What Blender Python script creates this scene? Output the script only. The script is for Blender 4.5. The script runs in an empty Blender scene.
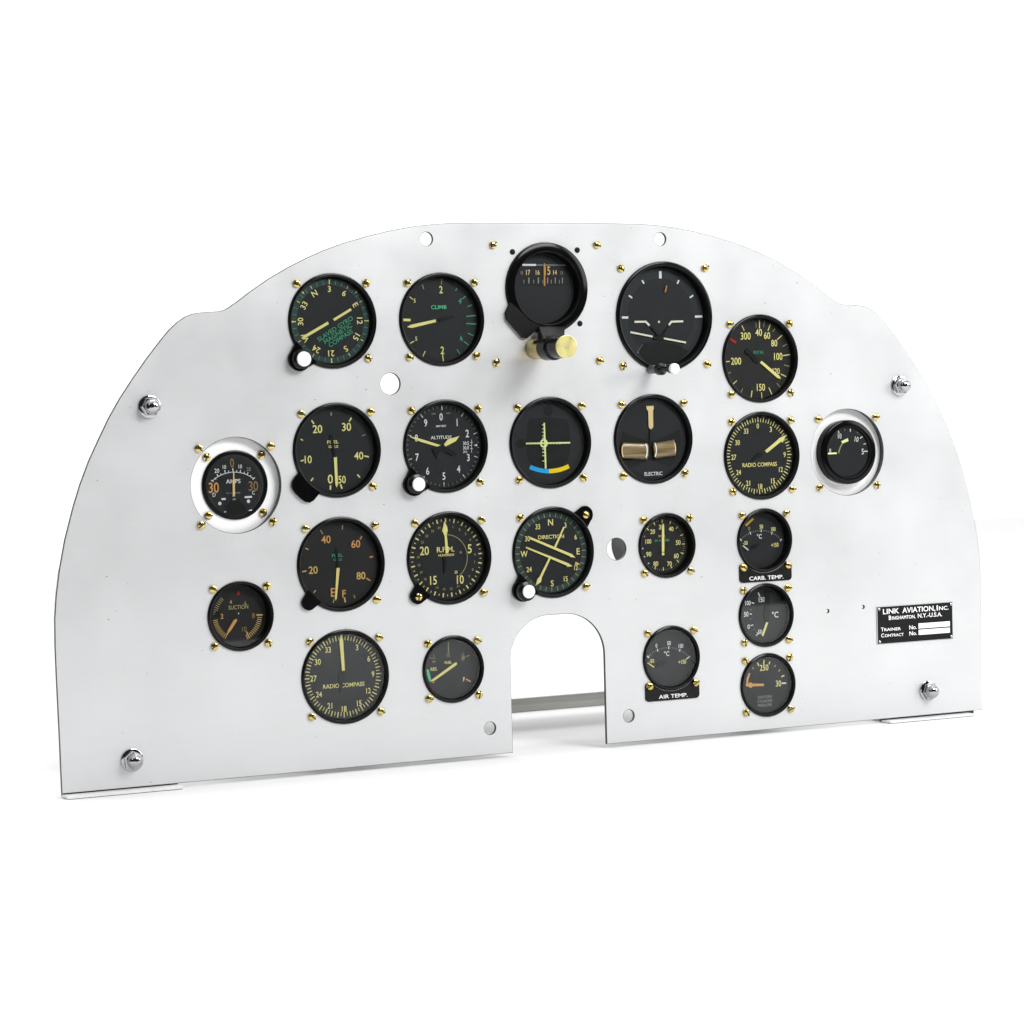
import bpy, bmesh, math, random
from mathutils import Matrix, Vector

SC = bpy.context.scene
I = 0.0254                       # the panel is laid out in inches
FLOOR = -8.29                    # floor level in panel inches
def W(x, y, z=0.0):              # panel inches (right, up, towards viewer) -> world metres
    return Vector((x * I, -z * I, (y - FLOOR) * I))

# ------------------------------------------------------------------ camera
cam_d = bpy.data.cameras.new('camera'); cam = bpy.data.objects.new('camera', cam_d)
SC.collection.objects.link(cam); SC.camera = cam
cam_d.sensor_width = 36; cam_d.lens = 2743.999 / 1024 * 36
cam_d.clip_start = 0.05; cam_d.clip_end = 500
RC = [(0.89491681, -0.02662063, 0.44543827), (0.0426877, 0.99874815, -0.02607463), (-0.44418653, 0.04234936, 0.89493288)]
ax = [Vector((r[0], -r[2], r[1])) for r in RC]
M = Matrix((ax[0], ax[1], ax[2])).transposed().to_4x4()
M.translation = W(-41.6670573, 4.03955969, 83.66865686)
cam.matrix_world = M

# ------------------------------------------------------------------ world: white studio, darker on the camera's side
wd = bpy.data.worlds.new('World'); SC.world = wd; wd.use_nodes = True
nt = wd.node_tree; nt.nodes.clear()
def N(t, **k):
    n = nt.nodes.new(t)
    for a, b in k.items(): setattr(n, a, b)
    return n
tc = N('ShaderNodeTexCoord'); sx = N('ShaderNodeSeparateXYZ'); nt.links.new(tc.outputs['Generated'], sx.inputs[0])
dp = N('ShaderNodeVectorMath', operation='DOT_PRODUCT'); nt.links.new(tc.outputs['Generated'], dp.inputs[0]); dp.inputs[1].default_value = (.45, .89, 0)
r1 = N('ShaderNodeMapRange'); r1.interpolation_type = 'SMOOTHSTEP'     # behind and to the right (bright) .. front left (dark)
for k, v in (('From Min', -0.1), ('From Max', 0.5), ('To Min', 0.03), ('To Max', 1.25)): r1.inputs[k].default_value = v
nt.links.new(dp.outputs['Value'], r1.inputs['Value'])
r2 = N('ShaderNodeMapRange'); r2.interpolation_type = 'SMOOTHSTEP'     # horizon .. zenith
for k, v in (('From Min', 0.45), ('From Max', 0.95), ('To Min', 0.0), ('To Max', 1.0)): r2.inputs[k].default_value = v
nt.links.new(sx.outputs['Z'], r2.inputs['Value'])
ad = N('ShaderNodeMath', operation='ADD'); nt.links.new(r1.outputs[0], ad.inputs[0]); nt.links.new(r2.outputs[0], ad.inputs[1])
bg = N('ShaderNodeBackground'); bg.inputs['Color'].default_value = (1, 1, 1, 1)
nt.links.new(ad.outputs[0], bg.inputs['Strength'])
wo = N('ShaderNodeOutputWorld'); nt.links.new(bg.outputs[0], wo.inputs[0])

# ------------------------------------------------------------------ studio lamps
def area(name, loc, target, sx_, sy_, watts):
    d = bpy.data.lights.new(name, 'AREA'); d.shape = 'RECTANGLE'; d.size = sx_; d.size_y = sy_; d.energy = watts
    o = bpy.data.objects.new(name, d); SC.collection.objects.link(o); o.location = loc
    o.rotation_euler = (Vector(target) - Vector(loc)).to_track_quat('-Z', 'Y').to_euler()
    return o
area('overhead_softbox', (0.1, 0.22, 2.6), (0.05, 0.06, 0), 1.8, 0.5, 20)
area('right_softbox', (3.0, -2.2, 1.3), (0.2, 0, 0.2), 1.6, 1.5, 38)
area('front_softbox', (0.7, -1.6, 1.35), (0.2, 0, 0.12), 0.9, 0.6, 26)
area('left_softbox', (-2.6, -1.5, 1.9), (0, 0, 0.2), 0.3, 0.9, 4)

# ------------------------------------------------------------------ exposure
SC.render.engine = 'CYCLES'
SC.view_settings.view_transform = 'Standard'; SC.view_settings.look = 'None'
SC.view_settings.exposure = 0.3; SC.view_settings.gamma = 1; SC.view_settings.use_curve_mapping = False
SC.render.resolution_x = 1024; SC.render.resolution_y = 1024

# ------------------------------------------------------------------ materials
def lin(c):
    return tuple((v / 255 / 12.92 if v / 255 <= .04045 else ((v / 255 + .055) / 1.055) ** 2.4) for v in c) + (1,)
MATS = {}
def mat(name, col, rough=.5, metal=0.0, spec=.5, noise=None, coat=0, bump=None):
    m = bpy.data.materials.new(name); m.use_nodes = True; t = m.node_tree; b = t.nodes['Principled BSDF']
    c = col if len(col) == 4 else tuple(col) + (1,)
    b.inputs['Base Color'].default_value = c; b.inputs['Roughness'].default_value = rough
    b.inputs['Metallic'].default_value = metal; b.inputs['Specular IOR Level'].default_value = spec
    b.inputs['Coat Weight'].default_value = coat
    if noise:                                    # (scale vector, amount on colour, amount on roughness)
        sc, ac, ar = noise
        g = t.nodes.new('ShaderNodeTexCoord'); mp = t.nodes.new('ShaderNodeMapping'); mp.inputs['Scale'].default_value = sc
        n = t.nodes.new('ShaderNodeTexNoise'); n.inputs['Scale'].default_value = 1; n.inputs['Detail'].default_value = 6; n.inputs['Roughness'].default_value = .6
        t.links.new(g.outputs['Object'], mp.inputs[0]); t.links.new(mp.outputs[0], n.inputs['Vector'])
        r = t.nodes.new('ShaderNodeMapRange')
        for k, v in (('From Min', .3), ('From Max', .7), ('To Min', 1 - ac), ('To Max', 1 + ac * .3)): r.inputs[k].default_value = v
        t.links.new(n.outputs['Fac'], r.inputs['Value'])
        x = t.nodes.new('ShaderNodeVectorMath'); x.operation = 'SCALE'; x.inputs[0].default_value = c[:3]
        t.links.new(r.outputs[0], x.inputs['Scale']); t.links.new(x.outputs[0], b.inputs['Base Color'])
        q = t.nodes.new('ShaderNodeMapRange')
        for k, v in (('From Min', .3), ('From Max', .7), ('To Min', max(.02, rough - ar)), ('To Max', rough + ar)): q.inputs[k].default_value = v
        t.links.new(n.outputs['Fac'], q.inputs['Value']); t.links.new(q.outputs[0], b.inputs['Roughness'])
        if bump:
            u = t.nodes.new('ShaderNodeBump'); u.inputs['Strength'].default_value = bump; u.inputs['Distance'].default_value = .0004
            t.links.new(n.outputs['Fac'], u.inputs['Height']); t.links.new(u.outputs[0], b.inputs['Normal'])
    MATS[name] = m
    return m
mat('panel_metal', (.635, .643, .648), .36, .45, noise=((9, 9, 9), .05, .05))
mat('plate_metal', (.93, .93, .93), .4, .1, noise=((30, 30, 30), .03, .04))
mat('rail_metal', (.42, .42, .40), .42, .8, noise=((6, 200, 260), .35, .1))
mat('foot_metal', (.8, .8, .8), .35, .2, noise=((60, 200, 200), .08, .08))
mat('chrome', (.40, .40, .41), .06, 1.0)
mat('brass', (.62, .48, .15), .13, 1.0, noise=((900, 900, 900), .25, .08))
mat('brass_face', (.88, .80, .34), .32, .7, noise=((120, 120, 120), .06, .06))
mat('slot_dark', (.02, .015, .008), .6)
mat('edge_shade', (.05, .05, .05), .4, .3)  # shade on sheet edges and around the feet, painted as a dark tone
mat('bezel', (.003, .003, .0033), .12, 0, .15, noise=((120, 120, 120), .2, .03))
mat('case', (.012, .012, .013), .5, noise=((80, 80, 80), .2, .05))
mat('spacer', (.05, .05, .05), .35, .5, noise=((80, 80, 80), .2, .05))
mat('inner_wall', (.003, .003, .003), .5, 0, .15)
mat('knob_face', (.9, .9, .9), .35, .1, noise=((200, 200, 200), .04, .05))
mat('knob_side', (.005, .005, .005), .25, 0, .25, noise=((300, 300, 300), .2, .05))
mat('grey_rod', (.16, .17, .19), .35, .7, noise=((300, 300, 300), .2, .05))
mat('dial_black', (.016, .0175, .0195), .62, 0, .3, noise=((70, 70, 70), .3, .08))
mat('dial_warm', (.017, .0166, .016), .62, 0, .3, noise=((70, 70, 70), .3, .08))
mat('placard_black', (.006, .0057, .0057), .3, 0, .2, noise=((150, 150, 150), .3, .06))
mat('glow_glass_tan', (.27, .19, .085), .32, .2, noise=((12, 400, 300), .55, .1), coat=.4)
COL = dict(Y=(240, 230, 146), YO=(246, 220, 136), OY=(222, 186, 110), O=(222, 166, 96), OB=(196, 140, 62), OD=(146, 118, 76), D=(158, 154, 100), DY=(170, 162, 112),
           C=(236, 242, 168), G=(66, 156, 120), GB=(100, 208, 156), W=(232, 234, 232), cream=(238, 234, 214), cream2=(232, 204, 150), grey=(120, 126, 128),
           grey2=(140, 140, 134), grey3=(66, 62, 58), R=(165, 30, 24), yd=(196, 152, 40), blue=(30, 168, 236), yel=(250, 214, 20), tealband=(46, 66, 62),
           ringgrey=(38, 41, 44), blackd=(3, 3, 3), pit=(10, 11, 12), card=(22, 23, 24), dkgreen=(10, 34, 24), white=(240, 240, 240))
for k, v in COL.items(): mat('paint_' + k, lin(v), .55, 0, .3)
# brushed grain, fine scratches and a few scuff specks on the panel sheet
t = MATS['panel_metal'].node_tree; b = t.nodes['Principled BSDF']; src = b.inputs['Base Color'].links[0].from_socket
g = t.nodes.new('ShaderNodeTexCoord')
def wear(scale, rot, lo, hi, to, kind='noise'):
    mp = t.nodes.new('ShaderNodeMapping'); mp.inputs['Scale'].default_value = scale; mp.inputs['Rotation'].default_value = (0, rot, 0)
    t.links.new(g.outputs['Object'], mp.inputs[0])
    if kind == 'noise': n = t.nodes.new('ShaderNodeTexNoise'); n.inputs['Scale'].default_value = 1; n.inputs['Detail'].default_value = 3; o = n.outputs['Fac']
    else: n = t.nodes.new('ShaderNodeTexVoronoi'); n.inputs['Scale'].default_value = 1; o = n.outputs['Distance']
    t.links.new(mp.outputs[0], n.inputs['Vector'])
    r = t.nodes.new('ShaderNodeMapRange')
    for k, v in (('From Min', lo), ('From Max', hi), ('To Min', to), ('To Max', 1.0)): r.inputs[k].default_value = v
    t.links.new(o, r.inputs['Value']); return r.outputs[0]
for args in (((14, 1, 700), .02, .3, .6, .982), ((40, 1, 1500), 1.1, .22, .30, .88), ((60, 1, 2100), -.6, .22, .30, .90), ((31, 1, 47), .4, .02, .04, .6, 'voronoi'), ((61, 1, 81), .7, .02, .06, .72, 'voronoi')):
    o_ = wear(*args); x = t.nodes.new('ShaderNodeVectorMath'); x.operation = 'SCALE'
    t.links.new(src, x.inputs[0]); t.links.new(o_, x.inputs['Scale']); src = x.outputs[0]
t.links.new(src, b.inputs['Base Color'])
# thin clear glass: see-through with a Fresnel reflection
g = bpy.data.materials.new('clear_glass'); g.use_nodes = True; t = g.node_tree; t.nodes.clear()
tr = t.nodes.new('ShaderNodeBsdfTransparent'); tr.inputs[0].default_value = (.97, .98, .98, 1)
gl = t.nodes.new('ShaderNodeBsdfGlossy'); gl.inputs['Roughness'].default_value = .03
fr = t.nodes.new('ShaderNodeFresnel'); fr.inputs[0].default_value = 1.3
mx = t.nodes.new('ShaderNodeMixShader'); ot = t.nodes.new('ShaderNodeOutputMaterial')
t.links.new(fr.outputs[0], mx.inputs[0]); t.links.new(tr.outputs[0], mx.inputs[1]); t.links.new(gl.outputs[0], mx.inputs[2]); t.links.new(mx.outputs[0], ot.inputs[0])
MATS['clear_glass'] = g
# floor
mat('sweep_white', (.72, .72, .72), .75, 0, .15, noise=((3, 3, 3), .01, .03))

# ------------------------------------------------------------------ mesh collector (all coordinates in inches, local to the part)
class MB:
    def __init__(s): s.v = []; s.f = []; s.m = []; s.sm = []; s.mats = []
    def mi(s, name):
        if name not in s.mats: s.mats.append(name)
        return s.mats.index(name)
    def add(s, vs, fs, mname, smooth=False):
        b = len(s.v); k = s.mi(mname); s.v += [tuple(v) for v in vs]
        for f in fs: s.f.append(tuple(b + i for i in f)); s.m.append(k); s.sm.append(smooth)
    def lathe(s, prof, mname, c=(0, 0, 0), n=64, smooth=True, cap0=False, cap1=False, phase=0.0):
        # prof: list of (radius, z); rotates about the axis pointing to the viewer
        vs = []; fs = []
        for r, z in prof:
            for i in range(n):
                a = 2 * math.pi * i / n + phase
                vs.append((c[0] + r * math.cos(a), c[1] + r * math.sin(a), c[2] + z))
        for k in range(len(prof) - 1):
            for i in range(n):
                j = (i + 1) % n; fs.append((k * n + i, k * n + j, (k + 1) * n + j, (k + 1) * n + i))
        s.add(vs, fs, mname, smooth)
        if cap0: s.add(vs[:n], [tuple(range(n))[::-1]], mname)
        if cap1: s.add(vs[-n:], [tuple(range(n))], mname)
    def box(s, x0, x1, y0, y1, z0, z1, mname):
        vs = [(x, y, z) for x in (x0, x1) for y in (y0, y1) for z in (z0, z1)]
        s.add(vs, [(0, 1, 3, 2), (4, 6, 7, 5), (0, 4, 5, 1), (2, 3, 7, 6), (0, 2, 6, 4), (1, 5, 7, 3)], mname)
    def poly(s, pts, z, mname):
        if sum(pts[i][0] * pts[(i + 1) % len(pts)][1] - pts[(i + 1) % len(pts)][0] * pts[i][1] for i in range(len(pts))) < 0: pts = pts[::-1]
        s.add([(x, y, z) for x, y in pts], [tuple(range(len(pts)))], mname)
    def prism(s, pts, z0, z1, mname):
        if sum(pts[i][0] * pts[(i + 1) % len(pts)][1] - pts[(i + 1) % len(pts)][0] * pts[i][1] for i in range(len(pts))) < 0: pts = pts[::-1]
        n = len(pts); vs = [(x, y, z0) for x, y in pts] + [(x, y, z1) for x, y in pts]
        fs = [tuple(range(n))[::-1], tuple(range(n, 2 * n))] + [(i, (i + 1) % n, n + (i + 1) % n, n + i) for i in range(n)]
        s.add(vs, fs, mname)
    def ann(s, cx, cy, r0, r1, a0, a1, z, mname, n=96):
        full = abs(a1 - a0) >= 360; k = n if full else max(6, int(abs(a1 - a0) / 3))
        vs = []
        for i in range(k + 1):
            a = math.radians(a0 + (a1 - a0) * i / k); vs += [(cx + r0 * math.sin(a), cy + r0 * math.cos(a), z), (cx + r1 * math.sin(a), cy + r1 * math.cos(a), z)]
        s.add(vs, [(2 * i, 2 * i + 1, 2 * i + 3, 2 * i + 2) for i in range(k)], mname)
    def build(s, name, parent, loc=(0, 0, 0), bevel=None):
        me = bpy.data.meshes.new(name)
        me.from_pydata([(x * I, -z * I, y * I) for x, y, z in s.v], [], s.f)
        for m_ in s.mats: me.materials.append(MATS[m_])
        me.polygons.foreach_set('material_index', s.m); me.polygons.foreach_set('use_smooth', s.sm); me.update()
        bm = bmesh.new(); bm.from_mesh(me)
        bmesh.ops.remove_doubles(bm, verts=bm.verts, dist=1e-7) if bevel else None
        bmesh.ops.recalc_face_normals(bm, faces=bm.faces) if bevel else None
        bm.to_mesh(me); bm.free()
        if any(s.sm): me.set_sharp_from_angle(angle=math.radians(38))
        return link(name, me, parent, loc, bevel)
def link(name, me, parent, loc=(0, 0, 0), bevel=None):
    o = bpy.data.objects.new(name, me); SC.collection.objects.link(o)
    if parent: o.parent = parent
    o.location = (loc[0] * I, -loc[2] * I, loc[1] * I)
    if bevel:
        b = o.modifiers.new('bevel', 'BEVEL'); b.width = bevel * I; b.segments = 2; b.limit_method = 'ANGLE'
    return o
# ------------------------------------------------------------------ lettering: outlines of the built-in font, one mesh per string, cached
_tx = {}
def text_mesh(string, bold=.012):
    if (string, bold) in _tx: return _tx[(string, bold)]
    cu = bpy.data.curves.new('lettering', 'FONT'); cu.body = string; cu.size = 1; cu.resolution_u = 3; cu.offset = bold
    o = bpy.data.objects.new('lettering', cu); SC.collection.objects.link(o)
    dg = bpy.context.evaluated_depsgraph_get(); me = bpy.data.meshes.new_from_object(o.evaluated_get(dg))
    vs = [(v.co.x, v.co.y) for v in me.vertices]; fs = [tuple(p.vertices) for p in me.polygons]
    bpy.data.objects.remove(o); bpy.data.meshes.remove(me); bpy.data.curves.remove(cu)
    x0 = min(v[0] for v in vs); x1 = max(v[0] for v in vs); y1 = max(v[1] for v in vs); y0 = min(v[1] for v in vs)
    if ',' in string: y0 = 0.0
    _tx[(string, bold)] = ([(x - (x0 + x1) / 2, y - (y0 + y1) / 2) for x, y in vs], fs, y1 - y0, x1 - x0)
    return _tx[(string, bold)]
def put_text(mb, string, cx, cy, h, mname, rot=0, w=1.0, z=0.0, bold=.012, width=None):
    vs, fs, H, Wd = text_mesh(string, bold); k = h / H; kx = k * w if width is None else width / Wd
    a = math.radians(rot); ca, sa = math.cos(a), math.sin(a)
    mb.add([(cx + x * kx * ca - y * k * sa, cy + x * kx * sa + y * k * ca, z) for x, y in vs], fs, mname)
def put_marks(mb, marks, z0=.004, dz=.0012, thick=0):
    z = z0
    for m in marks:
        k = m[0]; z += dz
        if k == 'T':
            put_text(mb, m[1], m[2], m[3], m[4], 'paint_' + m[5], m[6], m[7], z, bold=.012 if m[4] > .1 else .02)
        elif k == 'K':
            x1, y1, x2, y2, w, c = m[1:]; l = math.hypot(x2 - x1, y2 - y1) or 1; nx, ny = -(y2 - y1) / l * w / 2, (x2 - x1) / l * w / 2
            q = [(x1 + nx, y1 + ny), (x1 - nx, y1 - ny), (x2 - nx, y2 - ny), (x2 + nx, y2 + ny)]
            mb.prism(q, z - thick, z, 'paint_' + c) if thick else mb.poly(q, z, 'paint_' + c)
        elif k == 'P': mb.prism(m[1], z - thick, z, 'paint_' + m[2]) if thick else mb.poly(m[1], z, 'paint_' + m[2])
        elif k == 'DARK': mb.prism(m[1], z - thick, z, 'paint_blackd') if thick else mb.poly(m[1], z, 'paint_blackd')
        elif k == 'DISC': mb.lathe([(m[3], -max(thick, .0005)), (m[3], 0)], 'paint_' + m[4], (m[1], m[2], z), n=28, smooth=False, cap1=True)
        elif k == 'ANN': mb.ann(m[1], m[2], m[3], m[4], m[5], m[6], z, 'paint_' + m[7])
        elif k == 'RT':
            r0, r1, a0, st, n, w, c = m[1:]
            for i in range(n):
                a = math.radians(a0 + i * st); s_, c_ = math.sin(a), math.cos(a)
                mb.poly([(r0 * s_ - w / 2 * c_, r0 * c_ + w / 2 * s_), (r0 * s_ + w / 2 * c_, r0 * c_ - w / 2 * s_), (r1 * s_ + w / 2 * c_, r1 * c_ - w / 2 * s_), (r1 * s_ - w / 2 * c_, r1 * c_ + w / 2 * s_)], z + i * 1e-5, 'paint_' + c)

# dials: centre on the panel, depth, printed marks, pointers (inches)
DIALS = {
 'remote': dict(c=(-6.549, 6.652), d=0.2,
  m=[
   ('T','N',-0.53,0.918,0.2,'Y',30,1.0),
   ('T','3',0.0,1.06,0.2,'Y',0,1.0),
   ('T','6',0.53,0.918,0.2,'Y',-30,1.0),
   ('T','E',0.918,0.53,0.2,'Y',-60,1.0),
   ('T','12',1.06,0.0,0.2,'Y',-90,1.0),
   ('T','15',0.918,-0.53,0.2,'Y',-120,1.0),
   ('T','S',0.53,-0.918,0.2,'Y',-150,1.0),
   ('T','21',0.0,-1.06,0.2,'Y',-180,1.0),
   ('T','24',-0.53,-0.918,0.2,'Y',-210,1.0),
   ('T','W',-0.918,-0.53,0.2,'Y',-240,1.0),
   ('T','30',-1.06,-0.0,0.2,'Y',-270,1.0),
   ('T','33',-0.918,0.53,0.2,'Y',-300,1.0),
   ('ANN',0,0,1.2,1.39,0,360,'tealband'),
   ('RT',1.22,1.36,0,10,36,0.018,'G'),
   ('RT',1.22,1.37,0,90,4,0.03,'Y'),
   ('RT',1.24,1.34,30,30,11,0.022,'Y'),
   ('T','SLAVED GYRO',0.162,-0.25,0.155,'G',30,1.05),
   ('T','MAGNETIC',0.249,-0.41,0.155,'G',30,1.08),
   ('T','COMPASS',0.347,-0.564,0.155,'G',30,1.05),
   ('P',[(-0.993,0.944),(-0.944,0.993),(-0.898,0.898)],'Y'),
   ('P',[(-0.035,1.37),(0.035,1.37),(0.0,1.27)],'Y'),
   ('P',[(0.944,0.993),(0.993,0.944),(0.898,0.898)],'Y'),
   ('P',[(1.37,0.035),(1.37,-0.035),(1.27,0.0)],'Y'),
   ('P',[(0.035,-1.37),(-0.035,-1.37),(0.0,-1.27)],'Y'),
   ('P',[(-1.37,-0.035),(-1.37,0.035),(-1.27,0.0)],'Y'),
  ],
  p=[
   ('P',[(-1.071,-0.555),(-0.982,-0.469),(-0.108,-0.012),(-0.067,-0.094),(-0.955,-0.557)],'Y'),
   ('P',[(0.085,0.073),(0.72,0.418),(0.77,0.354),(0.134,0.005)],'Y'),
  ]),
 'climb': dict(c=(-2.577, 6.658), d=0.22,
  m=[
   ('K',0.14,1.387,0.122,1.181,0.028,'D'),
   ('T','2',0.098,1.009,0.248,'Y',0,0.8),
   ('K',-0.587,1.185,-0.535,1.03,0.028,'D'),
   ('K',-1.064,0.777,-0.954,0.69,0.028,'Y'),
   ('T','5',-0.887,0.645,0.138,'Y',0,0.9),
   ('K',-1.321,0.009,-1.058,-0.001,0.083,'Y'),
   ('K',-1.09,-0.782,-0.948,-0.705,0.031,'Y'),
   ('T','5',-0.87,-0.624,0.138,'Y',0,0.9),
   ('K',-0.642,-1.219,-0.55,-1.048,0.028,'Y'),
   ('T','2',0.085,-1.031,0.258,'Y',0,0.8),
   ('K',0.088,-1.18,0.112,-1.404,0.034,'Y'),
   ('K',0.635,0.964,0.695,1.057,0.028,'G'),
   ('K',0.883,0.693,1.021,0.788,0.031,'G'),
   ('T','4',0.793,0.624,0.207,'G',-12,0.8),
   ('K',1.067,0.421,1.235,0.489,0.034,'G'),
   ('K',1.007,0.096,1.366,0.127,0.038,'G'),
   ('K',1.0,-0.139,1.369,-0.168,0.038,'G'),
   ('K',1.044,-0.468,1.257,-0.558,0.034,'G'),
   ('T','4',0.785,-0.655,0.207,'G',18,0.8),
   ('K',0.89,-0.743,1.066,-0.874,0.034,'G'),
   ('K',0.621,-1.006,0.731,-1.167,0.034,'G'),
   ('T','CLIMB',-0.011,0.418,0.131,'GB',0,1.15),
  ],
  p=[
   ('P',[(-1.197,-0.224),(-1.052,-0.157),(-0.147,0.011),(-0.134,-0.079),(-1.025,-0.267),(-1.175,-0.245)],'Y'),
   ('DARK',[(-0.024,0.044),(0.532,0.141),(0.548,0.054),(0.011,-0.067)]),
  ]),
 'horizon': dict(c=(6.002, 6.66), d=0.26,
  m=[
   ('ANN',0,0,1.34,1.7,0,360,'ringgrey'),
   ('K',0.032,1.598,0.03,1.342,0.103,'W'),
   ('K',-0.706,1.282,-0.632,1.163,0.056,'W'),
   ('K',0.772,1.275,0.704,1.155,0.056,'W'),
   ('K',-1.252,0.755,-1.118,0.669,0.056,'W'),
   ('K',1.338,0.743,1.196,0.659,0.056,'W'),
   ('K',-1.55,-0.006,-1.298,-0.009,0.077,'W'),
   ('K',1.386,-0.009,1.686,-0.004,0.077,'W'),
   ('K',-0.958,-1.247,-0.73,-0.965,0.06,'grey'),
   ('P',[(-0.932,-1.196),(-0.705,-0.91),(0.007,-0.878),(0.694,-0.988),(1.084,-1.23),(0.677,-1.609),(-0.017,-1.746),(-0.601,-1.586)],'blackd'),
  ],
  p=[
   ('K',-1.068,-0.163,-0.595,-0.164,0.068,'cream'),
   ('K',-0.615,-0.172,-0.481,-0.297,0.068,'cream'),
   ('K',0.881,-0.169,0.386,-0.176,0.068,'cream'),
   ('K',0.411,-0.176,0.299,-0.29,0.068,'cream'),
   ('DISC',-0.096,-0.174,0.038,'cream'),
   ('K',-1.248,-0.521,-0.365,-0.687,0.06,'cream'),
   ('K',0.084,-0.757,0.969,-0.916,0.06,'cream'),
   ('P',[(0.22,1.091),(0.269,1.082),(0.198,0.856),(0.149,0.861)],'OB'),
   ('DARK',[(-0.34,-0.653),(0.076,-0.71),(0.073,-0.809),(-0.319,-0.781)]),
   ('DARK',[(-0.453,-0.332),(-0.38,-0.333),(-0.021,-0.658),(0.258,-0.341),(0.342,-0.342),(0.026,-0.744),(-0.097,-0.742)]),
  ]),
 'asi': dict(c=(9.884, 5.123), d=0.22,
  m=[
   ('K',0.143,1.364,0.135,1.08,0.033,'Y'),
   ('K',0.344,1.344,0.312,1.125,0.022,'D'),
   ('K',0.589,1.213,0.484,0.987,0.033,'Y'),
   ('K',0.787,1.064,0.685,0.948,0.026,'D'),
   ('K',1.07,0.822,0.868,0.671,0.033,'Y'),
   ('K',1.278,0.507,1.085,0.418,0.026,'D'),
   ('K',1.38,0.123,1.085,0.091,0.033,'Y'),
   ('K',1.352,-0.296,1.128,-0.244,0.026,'D'),
   ('K',1.195,-0.661,0.982,-0.564,0.033,'Y'),
   ('K',0.935,-1.03,0.8,-0.887,0.026,'D'),
   ('K',0.583,-1.286,0.465,-1.038,0.033,'Y'),
   ('K',0.163,-1.415,0.152,-1.203,0.029,'Y'),
   ('K',-0.285,-1.368,-0.244,-1.131,0.037,'Y'),
   ('K',-0.706,-1.183,-0.626,-1.05,0.029,'D'),
   ('K',-1.029,-0.884,-0.865,-0.764,0.033,'Y'),
   ('K',-1.205,-0.498,-1.111,-0.456,0.033,'D'),
   ('K',-1.291,-0.082,-1.143,-0.074,0.033,'Y'),
   ('K',-0.608,1.198,-0.511,1.008,0.029,'Y'),
   ('K',-1.1,0.718,-0.862,0.583,0.095,'R'),
   ('K',-0.022,1.275,-0.014,1.092,0.018,'D'),
   ('T','300',-0.461,0.814,0.263,'Y',0,0.8),
   ('T','40',0.084,0.934,0.256,'Y',0,0.8),
   ('T','60',0.429,0.82,0.248,'Y',0,0.8),
   ('T','80',0.722,0.544,0.241,'Y',0,0.8),
   ('T','100',0.877,0.065,0.263,'Y',0,0.75),
   ('T','120',0.777,-0.458,0.219,'Y',0,0.75),
   ('T','150',0.122,-1.023,0.256,'Y',0,0.75),
   ('T','200',-0.888,-0.071,0.256,'Y',0,0.82),
   ('T','M.P.H.',0.057,0.226,0.124,'G',0,0.95),
  ],
  p=[
   ('P',[(0.096,-0.142),(0.175,-0.081),(0.908,-0.634),(0.961,-0.738),(0.82,-0.705)],'Y'),
   ('DARK',[(-0.533,0.296),(-0.402,0.385),(-0.216,0.2),(0.057,0.012),(0.031,-0.152),(-0.138,-0.112),(-0.282,0.091),(-0.492,0.204)]),
  ]),
 'ff': dict(c=(-6.523, 2.396), d=0.22,
  m=[
   ('K',-0.078,1.256,-0.082,1.143,0.046,'grey2'),
   ('K',-0.786,1.01,-0.706,0.891,0.046,'Y'),
   ('T','20',-0.586,0.714,0.27,'Y',0,0.95),
   ('K',0.644,1.059,0.555,0.93,0.046,'Y'),
   ('T','30',0.453,0.755,0.27,'Y',0,0.95),
   ('K',-1.194,0.403,-1.112,0.355,0.036,'Y'),
   ('K',1.004,0.443,1.13,0.482,0.028,'D'),
   ('K',-1.217,-0.32,-1.102,-0.292,0.043,'Y'),
   ('T','10',-0.95,-0.276,0.256,'Y',0,0.9),
   ('K',1.061,-0.227,1.223,-0.265,0.046,'Y'),
   ('T','40',0.86,-0.213,0.256,'Y',0,0.95),
   ('K',-0.881,-0.987,-0.79,-0.891,0.043,'Y'),
   ('K',0.79,-0.835,0.883,-0.939,0.043,'Y'),
   ('T','0',-0.187,-0.952,0.302,'Y',0,0.95),
   ('T','50',0.232,-0.982,0.256,'Y',0,0.8),
   ('K',-0.182,-1.155,-0.202,-1.304,0.05,'Y'),
   ('K',0.169,-1.14,0.222,-1.285,0.05,'Y'),
   ('T','FUEL',-0.056,0.272,0.107,'Y',0,1.3),
   ('T','GALS',-0.049,0.119,0.085,'Y',0,1.3),
  ],
  p=[
   ('P',[(-0.05,-0.228),(0.061,-0.225),(0.07,-1.146),(0.021,-1.233),(-0.022,-1.142)],'Y'),
   ('DARK',[(-0.169,0.507),(-0.091,0.547),(-0.05,0.404),(0.038,-0.238),(-0.039,-0.236),(-0.111,0.157)]),
  ]),
 'alt': dict(c=(-2.563, 2.399), d=0.22,
  m=[
   ('RT',1.22,1.36,0,36,10,0.03,'W'),
   ('RT',1.28,1.36,7.2,7.2,49,0.018,'grey2'),
   ('T','0',-0.042,0.991,0.249,'W',0,0.75),
   ('T','1',0.548,0.785,0.249,'W',0,0.7),
   ('T','2',0.917,0.403,0.259,'W',0,0.75),
   ('T','3',0.93,-0.414,0.249,'W',0,0.75),
   ('T','4',0.554,-0.789,0.242,'W',0,0.75),
   ('T','5',0.0,-1.012,0.249,'W',0,0.75),
   ('T','6',-0.599,-0.817,0.249,'W',0,0.75),
   ('T','7',-0.974,-0.339,0.249,'W',0,0.75),
   ('T','8',-0.981,0.305,0.235,'W',0,0.75),
   ('T','9',-0.625,0.804,0.249,'W',0,0.75),
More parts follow.
